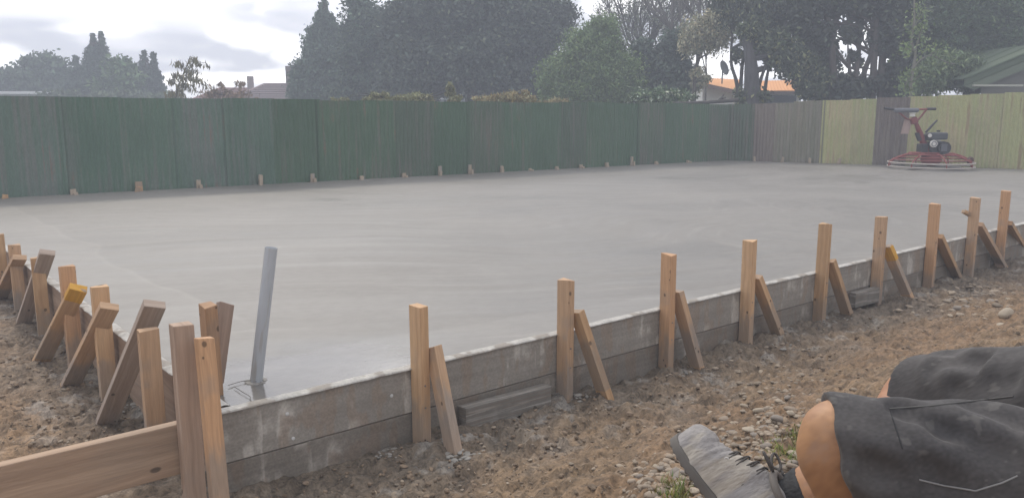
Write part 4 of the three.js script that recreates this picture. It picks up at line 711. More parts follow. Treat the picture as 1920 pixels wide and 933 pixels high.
tree('hedge_tree', 'tall dense green tree filling the top right corner', 'tree', { d: 23, seed: 19, base: 1830, tw: [0.25], lobes: [[1830, 20, 90, 50, 420], [1760, 60, 50, 50, 240], [1860, 85, 90, 44, 400], [1920, 30, 50, 60, 240], [1790, 120, 60, 34, 220], [1740, 20, 50, 40, 170], [1840, -50, 110, 40, 140], [1980, 60, 50, 70, 120]], leaves: { per: 42, cr: 0.26, leaf: 0.13, aspect: 0.4, col: [0.045, 0.066, 0.038], alt: [0.075, 0.10, 0.05] } });
tree('hanging_shrub', 'lighter arching shrub below the dense tree, behind the yellow green fence', 'shrub', { d: 20.5, seed: 20, base: 1765, tw: [0.04], limbs: 12, lobes: [[1790, 118, 44, 16, 110], [1760, 140, 50, 26, 140], [1740, 158, 36, 20, 80], [1800, 150, 30, 20, 60]], leaves: { per: 34, cr: 0.18, leaf: 0.11, aspect: 0.3, droop: 0.35, col: [0.07, 0.092, 0.05], alt: [0.12, 0.14, 0.08] } });
{ // pale slim sapling by the fence
  const d = 19, bp = V3(at(1707, 200, d).x, GY, -d), t = thing('sapling', bp, 'slim pale stemmed sapling standing behind the mauve and green fence sheets', 'tree'), rel = (px, py, z = 0) => at(px, py, d).sub(bp).add(V3(0, 0, z)), tr = [], cl = [], r = rng(81);
  for (const [w, ...pts] of [[0.05, [1707, 185], [1710, 150], [1717, 110], [1717, 94]], [0.035, [1717, 94], [1711, 75], [1713, 40], [1714, -10]], [0.026, [1717, 94], [1724, 70], [1731, 45]], [0.02, [1712, 130], [1725, 112], [1745, 104], [1772, 116], [1790, 120]], [0.018, [1708, 165], [1720, 148], [1728, 138]], [0.013, [1713, 60], [1722, 40], [1728, 15]], [0.013, [1716, 96], [1705, 92], [1696, 90]], [0.02, [1700, 182], [1698, 165], [1702, 148]], [0.013, [1745, 104], [1752, 96], [1760, 92]]]) {
    const P = pts.map(([x, y], j) => rel(x, y, (r() - 0.5) * 0.1)); if (w === 0.05) P.unshift(V3(0, -0.2, 0)); const sm = new THREE.CatmullRomCurve3(P).getPoints(12); tr.push(limb(sm, sm.map((_, j) => w * mix(1, 0.6, j / 12)), 6));
    if (w < 0.04) for (let j = 4; j <= 12; j += 1) cl.push([sm[j].x + bp.x + (r() - 0.5) * 0.3, sm[j].y + bp.y + (r() - 0.5) * 0.3, sm[j].z + bp.z + (r() - 0.5) * 0.3, 1]);
  }
  part('trunk', merge(tr), bark(0.30, 0.29, 0.24), t);
  const g = foliage(cl, { per: 9, cr: 0.15, leaf: 0.1, aspect: 0.45, col: [0.10, 0.13, 0.06], seed: 82 }); g.translate(-bp.x, -bp.y, -bp.z); part('crown', g, leafMat, t);
}
// creepers and dead fern along the top of the dark fence
const vineLeaves = { per: 30, cr: 0.10, leaf: 0.085, aspect: 0.3, droop: 0.3, col: [0.125, 0.12, 0.07], alt: [0.25, 0.235, 0.165], altP: 0.12, vary: 0.6 };
tree('creeper', 'brown and green creeper on the fence top, left of three clumps', 'climbing plant', { d: 17.2, seed: 31, base: 720, tw: [0.02], limbs: 16, lobes: [[705, 184, 22, 10, 30], [735, 189, 24, 7, 30], [640, 189, 20, 5, 12], [716, 177, 16, 6, 10]], leaves: vineLeaves });
tree('creeper', 'pale ferny creeper spilling over the middle of the dark fence', 'climbing plant', { d: 17.2, seed: 32, base: 790, tw: [0.02], limbs: 16, lobes: [[775, 186, 34, 10, 50], [800, 190, 22, 7, 30], [846, 170, 9, 18, 24], [855, 187, 14, 9, 22]], leaves: vineLeaves });
tree('creeper', 'dry brown creeper on the fence top, left of the feathery tree', 'climbing plant', { d: 17.6, seed: 33, base: 960, tw: [0.02], limbs: 18, lobes: [[920, 188, 34, 7, 40], [965, 185, 34, 9, 54], [988, 190, 22, 7, 34], [985, 178, 8, 8, 8], [1040, 192, 30, 5, 20]], leaves: { ...vineLeaves, col: [0.17, 0.135, 0.08] } });
tree('leafy_weed', 'leafy weeds over the fence under the blue green shrub', 'shrub', { d: 21, seed: 34, base: 1230, tw: [0.02], limbs: 12, lobes: [[1225, 180, 40, 12, 60], [1275, 182, 28, 12, 36]], leaves: { per: 22, cr: 0.12, leaf: 0.11, aspect: 0.4, col: [0.06, 0.085, 0.05], alt: [0.3, 0.31, 0.28], altP: 0.1 } });
{ // fallen bare trunk lying along the fence top
  const d = 20.5, P = [[1262, 193], [1300, 192.5], [1340, 190.5], [1385, 187]].map(([x, y]) => at(x, y, d)), c = new THREE.CatmullRomCurve3(P).getPoints(12), g = [limb(c, c.map((_, j) => mix(0.03, 0.055, j / 12)), 7)];
  for (const pts of [[[1345, 190], [1352, 184], [1358, 177]], [[1348, 188], [1356, 184], [1362, 183]]]) { const q = new THREE.CatmullRomCurve3(pts.map(([x, y]) => at(x, y, d))).getPoints(5); g.push(limb(q, q.map((_, j) => mix(0.03, 0.015, j / 5)), 6)); }
  single('dead_branch', merge(g), bark(0.12, 0.11, 0.10), 'dead forked branch resting along the fence top before the white wall', 'branch');
  // a wider belt of trees far behind, seen only through gaps
  const belt = [], r = rng(91); for (let i = 0; i < 520; i++) { const px = 560 + r() * 700; belt.push([(px - 960) / FPX * 62, GY + r() * 4.2, -62 - r() * 5, 1.2]); }
  const bm = single('distant_wood', foliage(belt, { per: 16, cr: 0.8, leaf: 0.6, col: [0.04, 0.055, 0.035], seed: 92 }), leafMat, 'distant belt of trees seen through gaps behind the tree mass', 'wood'); bm.userData.kind = 'stuff';
}

// ------------------------------------------------------------------ stones, clods and grass on the bank
{
  const r = rng(404), geos = [];
  for (let v = 0; v < 7; v++) { const g = mergeVertices(new THREE.IcosahedronGeometry(1, v % 2 ? 1 : 2).deleteAttribute('uv').deleteAttribute('normal')), p = g.attributes.position; for (let i = 0; i < p.count; i++) { const x = p.getX(i), y = p.getY(i), z = p.getZ(i), k = 0.66 + (v % 2 ? 0.34 : 0) * hash(i, v, 6) + 0.46 * n3(x * 1.1 + v * 9, y * 1.1, z * 1.1, v) + 0.10 * n3(x * 3 + v, y * 3, z * 3, v + 3); p.setXYZ(i, x * k, y * k * 0.5, z * k * (0.7 + 0.25 * hash(v, 1, 1))); } g.computeVertexNormals(); geos.push(g); }
  const grain = tex(128, 128, (u, v) => 0.6 + 0.4 * fbm(u * 12, v * 12, 4, 12, 12, 411), { srgb: true });
  const mats = [[0.30, 0.24, 0.18], [0.255, 0.205, 0.155], [0.35, 0.295, 0.225], [0.22, 0.19, 0.16], [0.28, 0.21, 0.145]].map((c) => mat(...c, 0.92, { bumpMap: grain, bumpScale: 0.003 }));
  for (const g of geos) { const p = g.attributes.position, uv = new Float32Array(p.count * 2); for (let i = 0; i < p.count; i++) { uv[2 * i] = p.getX(i); uv[2 * i + 1] = p.getY(i) + p.getZ(i); } g.setAttribute('uv', new THREE.BufferAttribute(uv, 2)); }
  const spots = [];
  const region = (n, f, s0, s1) => { for (let i = 0; i < n; i++) { const [px, py] = f(); const p = footOf(px, py); if (padDist(p.x, p.z)[0] < 0.12 && padDist(p.x, p.z)[1] < 0.12) continue; const s = 0.9 * (s0 + (s1 - s0) * Math.pow(r(), 2.6)); spots.push([p, s]); } };
  const g1 = () => (r() + r() + r() - 1.5) / 1.5;
  region(520, () => [1390 + g1() * 190, 860 + g1() * 115], 0.006, 0.027);       // pile of river stones behind the boot
  region(330, () => [1250 + g1() * 120, 905 + g1() * 70], 0.006, 0.024);
  region(260, () => [1460 + g1() * 110, 770 + g1() * 80], 0.006, 0.022);
  region(150, () => [1420 + g1() * 260, 700 + g1() * 70], 0.005, 0.020);
  region(170, () => [1800 + g1() * 170, 560 + g1() * 60], 0.010, 0.038);
  region(320, () => [700 + r() * 900, 740 + r() * 200], 0.004, 0.013);
  region(160, () => [r() * 330, 560 + r() * 280], 0.006, 0.016);
  spots.push([footOf(1888, 590), 0.055], [footOf(1858, 566), 0.04], [footOf(1358, 787), 0.026], [footOf(1880, 612), 0.035], [footOf(1145, 766), 0.02], [footOf(1137, 769), 0.017]);
  spots.sort((a, b) => b[1] / -b[0].z - a[1] / -a[0].z);
  const place = (p, s, o) => { o.position.set(p.x, groundY(p.x, p.z) + s * 0.06, p.z); o.rotation.set((r() - 0.5) * 0.6, r() * 6.28, (r() - 0.5) * 0.6); o.scale.set(s * (0.8 + 0.6 * r()), s * (0.8 + 0.4 * r()), s); };
  spots.slice(0, 290).forEach(([p, s]) => place(p, s, part('stone', geos[Math.floor(r() * 7)], mats[Math.floor(r() * 5)], ground)));
  const rest = spots.slice(290), dm = new THREE.Object3D(), inst = (n, g, m, name) => { const im = new THREE.InstancedMesh(g, m, n); im.name = name; im.userData.kind = 'stuff'; shadows(im); ground.add(im); return im; };
  const im = inst(rest.length, geos[1], mat(0.27, 0.22, 0.165, 0.92), 'gravel'); rest.forEach(([p, s], i) => { place(p, s, dm); dm.updateMatrix(); im.setMatrixAt(i, dm.matrix); im.setColorAt(i, new THREE.Color().setScalar(0.7 + 0.5 * r())); });
  // crumbs of soil
  const NC = 3800, ic = inst(NC, new THREE.IcosahedronGeometry(1, 1), mat(0.17, 0.125, 0.085, 0.97), 'soil_crumbs'); let k = 0; { const g = ic.geometry, p = g.attributes.position; for (let i = 0; i < p.count; i++) { const q = 0.75 + 0.5 * n3(p.getX(i) * 2 + 5, p.getY(i) * 2, p.getZ(i) * 2, 9); p.setXYZ(i, p.getX(i) * q, p.getY(i) * q * 0.7, p.getZ(i) * q); } g.computeVertexNormals(); }
  while (k < NC) { const inL = r() < 0.25, p = inL ? footOf(r() * 420 - 20, 540 + r() * 300) : footOf(430 + r() * 1520, 480 + r() * 470), [s, l] = padDist(p.x, p.z); if (s < 0.05 && l < 0.05) continue; const sz = 0.003 + 0.010 * Math.pow(r(), 4); place(p, sz, dm); dm.updateMatrix(); ic.setMatrixAt(k, dm.matrix); ic.setColorAt(k, new THREE.Color().setScalar(0.55 + 0.9 * r())); k++; }
  // concrete spilt at the foot of the stakes
  const spill = []; for (const [px, py, n] of [[868, 855, 34], [1300, 702, 14], [1480, 648, 16], [1560, 600, 22], [720, 850, 16], [1095, 748, 16], [255, 760, 24], [40, 572, 16], [210, 640, 18]]) for (let i = 0; i < n; i++) { const p = footOf(px + g1() * 46, py + g1() * 14), s = 0.005 + 0.011 * r() ** 2; const g = geos[i % 7].clone(); g.scale(s * 1.3, s * 0.8, s * 1.2); g.rotateY(r() * 6.28); g.translate(p.x, groundY(p.x, p.z) + 0.003, p.z); spill.push(g); }
  part('spilt_concrete', merge(spill), mat(0.25, 0.235, 0.21, 0.95), ground, { kind: 'stuff' });
  const NW = 420, wc = inst(NW, new THREE.BoxGeometry(1, 0.12, 0.22), mat(0.36, 0.27, 0.18, 0.9), 'wood_chips');
  for (let i = 0; i < NW; i++) { const p = i % 4 ? footOf(480 + r() * 1440, 500 + r() * 440) : footOf(r() * 380, 560 + r() * 260), sz = 0.007 + 0.022 * r() ** 3; dm.position.set(p.x, groundY(p.x, p.z) + 0.003, p.z); dm.rotation.set((r() - 0.5) * 0.7, r() * 6.28, (r() - 0.5) * 0.7); dm.scale.set(sz, sz * 0.5, sz * 0.7); dm.updateMatrix(); wc.setMatrixAt(i, dm.matrix); wc.setColorAt(i, new THREE.Color().setScalar(0.5 + 0.8 * r())); }
  // grass by the boot
  const NB = 1500, bl = new THREE.BufferGeometry(); bl.setAttribute('position', new THREE.Float32BufferAttribute([-0.0022, 0, 0, 0.0022, 0, 0, -0.0016, 0.5, 0.12, 0.0016, 0.5, 0.12, 0, 0.9, 0.42], 3)); bl.setIndex([0, 1, 2, 1, 3, 2, 2, 3, 4]); bl.computeVertexNormals();
  const gi = new THREE.InstancedMesh(bl, mat(0.17, 0.20, 0.07, 0.8, { side: THREE.DoubleSide }), NB); gi.name = 'grass'; gi.userData.kind = 'stuff'; gi.userData.label = 'small tufts of short grass among the stones beside the boot'; gi.userData.category = 'grass'; shadows(gi);
  for (let i = 0; i < NB; i++) { const q = i % 10, [px, py] = q < 6 ? [1490 + g1() * 75, 848 + g1() * 42] : q < 8 ? [1262 + g1() * 45, 928 + g1() * 35] : [1515 + g1() * 40, 815 + g1() * 30], p = footOf(px, py); dm.position.set(p.x, groundY(p.x, p.z) - 0.004, p.z); dm.rotation.set((r() - 0.5) * 0.9, r() * 6.28, (r() - 0.5) * 0.9); dm.scale.set(0.8, 0.012 + 0.022 * r() + (q >= 6 && q < 8 ? 0.012 : 0), 0.04); dm.updateMatrix(); gi.setMatrixAt(i, dm.matrix); gi.setColorAt(i, new THREE.Color().setRGB(0.7 + 0.8 * r(), 0.75 + 0.5 * r(), 0.7)); }
  scene.add(gi);
}

// ------------------------------------------------------------------ the seated worker at the right
function mc(sdf, lo, hi, cell) {
  const size = Math.max(hi.x - lo.x, hi.y - lo.y, hi.z - lo.z), n = Math.ceil(size / cell) + 4, m = new MarchingCubes(n, new THREE.MeshBasicMaterial(), false, false, 900000);
  m.isolation = 0; const c = lo.clone().add(hi).multiplyScalar(0.5), h = size / 2 * n / (n - 4), p = V3();
  for (let k = 0; k < n; k++) for (let j = 0; j < n; j++) for (let i = 0; i < n; i++) { p.set(c.x + (i - n / 2) / (n / 2) * h, c.y + (j - n / 2) / (n / 2) * h, c.z + (k - n / 2) / (n / 2) * h); m.field[i + j * n + k * n * n] = -sdf(p); }
  m.update(); const cnt = m.count, pos = m.positionArray.slice(0, cnt * 3);
  for (let i = 0; i < cnt; i++) { pos[3 * i] = c.x + pos[3 * i] * h; pos[3 * i + 1] = c.y + pos[3 * i + 1] * h; pos[3 * i + 2] = c.z + pos[3 * i + 2] * h; }
  let g = new THREE.BufferGeometry(); g.setAttribute('position', new THREE.BufferAttribute(pos, 3)); g = mergeVertices(g, cell * 0.02);
  // normals straight from the distance field
  const q = g.attributes.position, nr = new Float32Array(q.count * 3), uv = new Float32Array(q.count * 2), e = cell * 0.7, a = V3();
  for (let i = 0; i < q.count; i++) { p.fromBufferAttribute(q, i); const gx = sdf(a.set(p.x + e, p.y, p.z)) - sdf(a.set(p.x - e, p.y, p.z)), gy = sdf(a.set(p.x, p.y + e, p.z)) - sdf(a.set(p.x, p.y - e, p.z)), gz = sdf(a.set(p.x, p.y, p.z + e)) - sdf(a.set(p.x, p.y, p.z - e)), l = Math.hypot(gx, gy, gz) || 1; nr[3 * i] = gx / l; nr[3 * i + 1] = gy / l; nr[3 * i + 2] = gz / l; uv[2 * i] = p.x + p.z * 0.15; uv[2 * i + 1] = p.y - p.z * 0.8; }
  g.setAttribute('normal', new THREE.BufferAttribute(nr, 3)); g.setAttribute('uv', new THREE.BufferAttribute(uv, 2));
  // orient faces to agree with the normals
  const ix = g.index, n0 = V3(), A = V3(), B = V3(), C = V3(); for (let i = 0; i < ix.count; i += 3) { const x = ix.getX(i), y = ix.getX(i + 1), z = ix.getX(i + 2); A.fromBufferAttribute(q, x); B.fromBufferAttribute(q, y); C.fromBufferAttribute(q, z); n0.crossVectors(B.sub(A), C.sub(A)); if (n0.x * nr[3 * x] + n0.y * nr[3 * x + 1] + n0.z * nr[3 * x + 2] < 0) { ix.setX(i + 1, z); ix.setX(i + 2, y); } }
  return g;
}
const cap = (p, a, b, ra, rb) => { const bx = b.x - a.x, by = b.y - a.y, bz = b.z - a.z, px = p.x - a.x, py = p.y - a.y, pz = p.z - a.z, t = clamp((px * bx + py * by + pz * bz) / (bx * bx + by * by + bz * bz || 1)); return Math.hypot(px - bx * t, py - by * t, pz - bz * t) - mix(ra, rb, t); };
const smin = (a, b, k) => { const h = Math.max(k - Math.abs(a - b), 0) / k; return Math.min(a, b) - h * h * k / 4; };
const smax = (a, b, k) => -smin(-a, -b, k);
function trace(px, py, sdf, t0 = 0.6) { const r = ray(px, py).normalize(), o = V3(0, CAMH, 0), p = V3(); let t = t0; for (let i = 0; i < 160; i++) { p.copy(o).addScaledVector(r, t); const d = sdf(p); if (d < 0.0005) return p.clone(); t += d * 0.7; if (t > 4) break; } return null; }
{
  const K1 = at(1588, 828, 1.18), H1 = K1.clone().add(V3(0.44, -0.045, 0.13)), A1 = K1.clone().add(V3(0.05, -0.40, -0.02));
  const K2 = at(1727, 747, 1.60), H2 = H1.clone().add(V3(0.02, 0.055, -0.20)), C2 = at(1560, 920, 1.47), A2 = at(1448, 955, 1.50);
  const pel = H1.clone().lerp(H2, 0.5).add(V3(0.05, 0.03, 0)), chest = pel.clone().add(V3(0.20, 0.40, 0.02)), neck = chest.clone().add(V3(0.03, 0.17, 0)), head = neck.clone().add(V3(-0.01, 0.15, 0));
  const S1 = chest.clone().add(V3(0.02, 0.09, 0.19)), S2 = chest.clone().add(V3(0.02, 0.09, -0.19)), E1 = S1.clone().add(V3(0.12, -0.27, 0.08)), E2 = S2.clone().add(V3(0.12, -0.27, -0.08)), W1 = E1.clone().add(V3(0.08, -0.24, 0.02)), W2 = E2.clone().add(V3(0.08, -0.24, -0.02));
  const F1 = A1.clone().add(V3(-0.15, -0.04, 0.02));
  const fingers = (W, s) => { const out = []; for (let i = 0; i < 4; i++) { const z = (i - 1.5) * 0.021 * s, L = [0.07, 0.08, 0.075, 0.058][i], k = W.clone().add(V3(0.075, -0.045, z)), a = k.clone().add(V3(L * 0.55, -0.012, z * 0.25)), b = a.clone().add(V3(L * 0.45, -0.022, z * 0.1)); out.push([k, a, 0.0098, 0.0088], [a, b, 0.0088, 0.0075]); } const t0 = W.clone().add(V3(0.03, -0.02, -0.035 * s)), t1 = t0.clone().add(V3(0.035, -0.02, -0.022 * s)); out.push([t0, t1, 0.013, 0.0105], [t1, t1.clone().add(V3(0.025, -0.012, -0.006 * s)), 0.0105, 0.009]); return out; };
  const toeA = at(1400, 990, 1.52);
  const bones = [[H1, K1, 0.086, 0.056, 0.04], [K1, K1.clone().add(V3(-0.014, -0.025, 0)), 0.055, 0.052, 0.03], [K1, K1.clone().lerp(A1, 0.35).add(V3(0.03, 0, 0)), 0.052, 0.056, 0.04], [K1.clone().lerp(A1, 0.35).add(V3(0.03, 0, 0)), A1, 0.056, 0.036, 0.04], [A1, F1, 0.036, 0.03, 0.03],
    [H2, K2, 0.088, 0.060, 0.04], [K2, C2, 0.056, 0.062, 0.05], [C2, A2, 0.062, 0.040, 0.04], [A2, toeA, 0.038, 0.034, 0.03],
    [H1, H2, 0.1, 0.1, 0.06], [pel, pel.clone().add(V3(0.1, 0.2, 0.01)), 0.125, 0.115, 0.08], [pel.clone().add(V3(0.1, 0.2, 0.01)), chest, 0.115, 0.125, 0.08], [S1, S2, 0.062, 0.062, 0.08], [chest, neck, 0.09, 0.058, 0.06], [neck, head, 0.055, 0.06, 0.03], [S1, E1, 0.052, 0.042, 0.03], [E1, W1, 0.042, 0.029, 0.02], [S2, E2, 0.052, 0.042, 0.03], [E2, W2, 0.042, 0.029, 0.02], [W1, W1.clone().add(V3(0.06, -0.035, 0)), 0.027, 0.03, 0.02], [W2, W2.clone().add(V3(0.06, -0.035, 0)), 0.027, 0.03, 0.02]];
  const skinSDF = (p) => { let d = 1e3; for (const [a, b, ra, rb, k] of bones) d = smin(d, cap(p, a, b, ra, rb), k); return d; };
  bones.push([K1.clone().add(V3(-0.034, 0.022, 0.004)), K1.clone().add(V3(-0.040, -0.018, 0.004)), 0.027, 0.024, 0.03], [K1.clone().add(V3(-0.034, -0.05, 0.004)), K1.clone().lerp(A1, 0.3).add(V3(-0.022, 0, 0.004)), 0.016, 0.022, 0.03], [K1.clone().add(V3(0.035, -0.04, 0.03)), K1.clone().lerp(A1, 0.45).add(V3(0.045, 0, 0.025)), 0.03, 0.045, 0.04]);
  const headSDF = (p) => { const q = V3(p.x - head.x, p.y - head.y - 0.02, p.z - head.z); let d = (Math.hypot(q.x / 0.095, q.y / 0.118, q.z / 0.077) - 1) * 0.077; d = smin(d, cap(p, head.clone().add(V3(-0.03, -0.07, 0)), head.clone().add(V3(-0.07, -0.08, 0)), 0.05, 0.026), 0.05); d = smin(d, cap(p, head.clone().add(V3(-0.088, 0.03, 0)), head.clone().add(V3(-0.108, -0.012, 0)), 0.010, 0.016), 0.02); for (const s of [-1, 1]) { d = smax(d, -(Math.hypot(q.x + 0.092, q.y - 0.015, q.z - s * 0.033) - 0.019), 0.02); d = smin(d, Math.hypot(q.x + 0.079, q.y - 0.013, q.z - s * 0.033) - 0.013, 0.004); d = smin(d, Math.hypot((q.x - 0.01) / 1.4, (q.y + 0.005) / 1.8, (q.z - s * 0.079) / 0.6) * 0.8 - 0.013, 0.008); } d = smax(d, -cap(p, head.clone().add(V3(-0.099, -0.058, -0.02)), head.clone().add(V3(-0.099, -0.058, 0.02)), 0.004, 0.004), 0.004); return smin(d, cap(p, neck, head, 0.055, 0.055), 0.03); };
  const handSDF = (W, s) => { const fs = fingers(W, s); return (p) => { let d = smin(cap(p, W, W.clone().add(V3(0.07, -0.042, 0.024)), 0.024, 0.016), cap(p, W, W.clone().add(V3(0.07, -0.042, -0.024)), 0.024, 0.016), 0.02); for (const f of fs) d = smin(d, cap(p, ...f), 0.006); return d; }; };
  const pos = V3(pel.x, groundBase(pel.x, pel.z), pel.z);
  const person = thing('person', pos, 'seated worker at the right in dark grey shorts and dusty boots, legs reaching left', 'person');
  const add = (name, g, m, par, ex) => part(name, g.clone().translate(-pos.x, -pos.y, -pos.z), m, par || person, ex);
  const skinTex = tex(512, 512, (u, v) => { const a = fbm(u * 9, v * 9, 4, 9, 9, 501), b = fbm(u * 90, v * 90, 2, 90, 90, 502), c = fbm(u * 4 + 3, v * 4, 3, 4, 4, 503), dirt = sstep(0.6, 0.72, fbm(u * 20, v * 20, 4, 20, 20, 505)); const t = (a - 0.5) * 0.25 + (b - 0.5) * 0.3; return [mix(0.34 * (1 + t * 1.4), 0.27, dirt * 0.5), mix((0.145 + c * 0.045) * (1 + t * 1.6), 0.175, dirt * 0.5), mix(0.088 * (1 + t * 1.6), 0.125, dirt * 0.5)]; });
  const skin = new THREE.MeshPhysicalMaterial({ map: skinTex, roughness: 0.55, sheen: 0.2, sheenRoughness: 0.6, bumpMap: skinTex, bumpScale: 0.002 });
  const lo = V3(0.28, -0.05, -1.85), hi = V3(1.75, 1.45, -0.6);
  const bodyG = mc(skinSDF, lo, hi, 0.0125), hg = mc(headSDF, head.clone().add(V3(-0.16, -0.17, -0.13)), head.clone().add(V3(0.14, 0.17, 0.13)), 0.005), h1 = mc(handSDF(W1, 1), W1.clone().add(V3(-0.04, -0.15, -0.1)), W1.clone().add(V3(0.19, 0.06, 0.1)), 0.0035), h2 = mc(handSDF(W2, -1), W2.clone().add(V3(-0.04, -0.15, -0.1)), W2.clone().add(V3(0.19, 0.06, 0.1)), 0.0035);
  add('body', merge([bodyG, hg, h1, h2]), skin);
  const hairSDF = (p) => { const q = V3(p.x - head.x - 0.01, p.y - head.y - 0.035, p.z - head.z); let d = (Math.hypot(q.x / 0.1, q.y / 0.118, q.z / 0.085) - 1) * 0.08 + (n3(p.x * 60, p.y * 60, p.z * 60) - 0.5) * 0.006; return Math.max(d, -(q.y + 0.01 + 0.6 * (q.x + 0.02))); };
  add('hair', mc(hairSDF, head.clone().add(V3(-0.14, -0.14, -0.13)), head.clone().add(V3(0.15, 0.2, 0.13)), 0.006), mat(0.06, 0.045, 0.035, 0.8));
  const shirtSDF = (p) => { let d = smin(cap(p, pel.clone().add(V3(0.02, 0.08, 0)), chest, 0.145, 0.142), cap(p, S1, S2, 0.08, 0.08), 0.1); d = smin(d, cap(p, S1, S1.clone().lerp(E1, 0.6), 0.07, 0.068), 0.04); d = smin(d, cap(p, S2, S2.clone().lerp(E2, 0.6), 0.07, 0.068), 0.04); d += (fbm(p.y * 9 + p.x * 3, p.z * 6, 3) - 0.5) * 0.02; return smax(d, -cap(p, neck, neck.clone().add(V3(0, 0.2, 0)), 0.068, 0.07), 0.01); };
  add('shirt', mc(shirtSDF, pel.clone().add(V3(-0.2, -0.12, -0.45)), pel.clone().add(V3(0.62, 0.72, 0.45)), 0.013), mat(0.06, 0.07, 0.09, 0.95));
  // shorts, hollow at the hems
  const d1 = K1.clone().sub(H1).normalize(), d2 = K2.clone().sub(H2).normalize();
  const hemN1 = V3(-0.95, -0.25, -0.18).normalize(), hem1 = K1.clone().add(V3(-0.016, 0, 0)), hem2 = K2.clone().add(V3(-0.004, 0, 0));
  const c1 = [K1.clone().add(V3(0.0, -0.012, 0.0)), H1.clone().add(V3(0, -0.012, 0.0))], c2 = [K2.clone().add(V3(0, 0.0, 0)), H2.clone().add(V3(0, 0.0, 0))];
  const base = (p) => {
    let a = Math.min(smin(cap(p, H1, K1, 0.086, 0.056), cap(p, K1, K1.clone().addScaledVector(d1, 0.03), 0.056, 0.056), 0.02) - 0.011, cap(p, K1, A1, 0.056, 0.05) - 0.010), b = 0; a = smin(a, cap(p, c1[1], c1[0].clone().addScaledVector(d1, 0.08), 0.134, 0.074), 0.02); b = cap(p, c2[1], c2[0].clone().addScaledVector(d2, 0.06), 0.125, 0.088);
    a = smax(a, (p.x - hem1.x) * hemN1.x + (p.y - hem1.y) * hemN1.y + (p.z - hem1.z) * hemN1.z, 0.006);
    b = smax(b, (p.x - hem2.x) * d2.x + (p.y - hem2.y) * d2.y + (p.z - hem2.z) * d2.z, 0.006);
    return smin(smin(a, b, 0.03), cap(p, H1, H2, 0.135, 0.135), 0.06);
  };
  const creases = [[[1690, 770], [1770, 815], [0.016, 0.007]], [[1770, 815], [1880, 850], [0.020, 0.008]], [[1690, 778], [1740, 860], [0.016, 0.006]], [[1600, 745], [1660, 722], [0.022, 0.007]], [[1650, 730], [1720, 708], [0.022, 0.007]], [[1590, 850], [1640, 880], [0.02, 0.006]], [[1640, 880], [1760, 900], [0.022, 0.008]], [[1800, 725], [1900, 715], [0.02, 0.006]], [[1780, 665], [1840, 690], [0.02, 0.007]], [[1850, 640], [1900, 670], [0.02, 0.006]], [[1760, 690], [1850, 680], [0.018, 0.006]], [[1830, 770], [1910, 800], [0.02, 0.007]]]
    .map(([a, b, w]) => [trace(a[0], a[1], base), trace(b[0], b[1], base), w]).filter((c) => c[0] && c[1]);
  const shortsSDF = (p) => {
    let d = base(p); if (d > 0.06) return d;
    for (const [a, b, [w, dep]] of creases) { const q = cap(p, a, b, 0, 0); if (q < w * 4) d += dep * Math.exp(-q * q / (w * w)) - dep * 0.75 * Math.exp(-((q - w * 1.9) ** 2) / (w * w)); }
    d += (n3(p.x * 9 + p.y * 5, p.y * 13 - p.x * 4, p.z * 11, 2) - 0.5) * 0.013 + (n3(p.x * 21 - p.y * 12, p.y * 30 + p.x * 9, p.z * 24, 3) - 0.5) * 0.003;
    const i1 = cap(p, K1.clone().addScaledVector(d1, -0.03).add(V3(0, -0.012, 0)), K1.clone().addScaledVector(d1, 0.2).add(V3(0, -0.012, 0)), 0.064, 0.064), i2 = cap(p, K2.clone().addScaledVector(d2, -0.03), K2.clone().addScaledVector(d2, 0.2), 0.068, 0.074);
    return smax(d, -Math.min(i1, i2), 0.004);
  };
  const cloth = tex(512, 512, (u, v) => { const w = vn(u * 240, v * 240, 240, 240, 511), a = fbm(u * 5, v * 5, 4, 5, 5, 512), dust = sstep(0.40, 0.75, fbm(u * 6 + 0.5 * fbm(u * 9, v * 9, 3, 9, 9, 516), v * 6 + 0.5 * fbm(u * 9 + 4, v * 9, 3, 9, 9, 517), 5, 64, 64, 513)), spot = sstep(0.70, 0.76, fbm(u * 50, v * 50, 3, 50, 50, 514)); const t = 0.050 * mix(0.8, 1.25, w) * mix(0.85, 1.15, a); return [mix(mix(t * 1.06, 0.145, dust * 0.2), 0.2, spot * 0.25), mix(mix(t, 0.13, dust * 0.2), 0.19, spot * 0.25), mix(mix(t * 1.0, 0.115, dust * 0.2), 0.175, spot * 0.25)]; });
  const weave = tex(512, 512, (u, v) => 0.5 + 0.5 * (vn(u * 256, v * 256, 256, 256, 515) - 0.5), { srgb: false });
  const shortsM = new THREE.MeshPhysicalMaterial({ map: cloth, roughness: 0.95, sheen: 0.35, sheenRoughness: 0.7, sheenColor: new THREE.Color(0.45, 0.42, 0.4), bumpMap: weave, bumpScale: 0.0007 });
  const sg = mc(shortsSDF, V3(Math.min(hem1.x, hem2.x) - 0.12, pel.y - 0.22, -1.86), V3(pel.x + 0.22, pel.y + 0.3, -0.78), 0.0078);
  const shorts = add('shorts', sg, shortsM);
  const seamM = mat(0.10, 0.097, 0.092, 0.95);
  const seam = (pts, rad = 0.0016, m = seamM) => { const P = []; for (let i = 0; i < pts.length - 1; i++) for (let j = 0; j < 6; j++) { const q = trace(mix(pts[i][0], pts[i + 1][0], j / 6), mix(pts[i][1], pts[i + 1][1], j / 6), shortsSDF); if (q) P.push(q); } if (P.length > 2) add('seam', tube(P, rad, 6, false, P.length * 2), m, shorts); };
  seam([[1668, 766], [1740, 761], [1820, 752], [1918, 741]], 0.0014); seam([[1669, 768], [1680, 800], [1696, 850]], 0.0010, mat(0.03, 0.03, 0.032, 0.95));
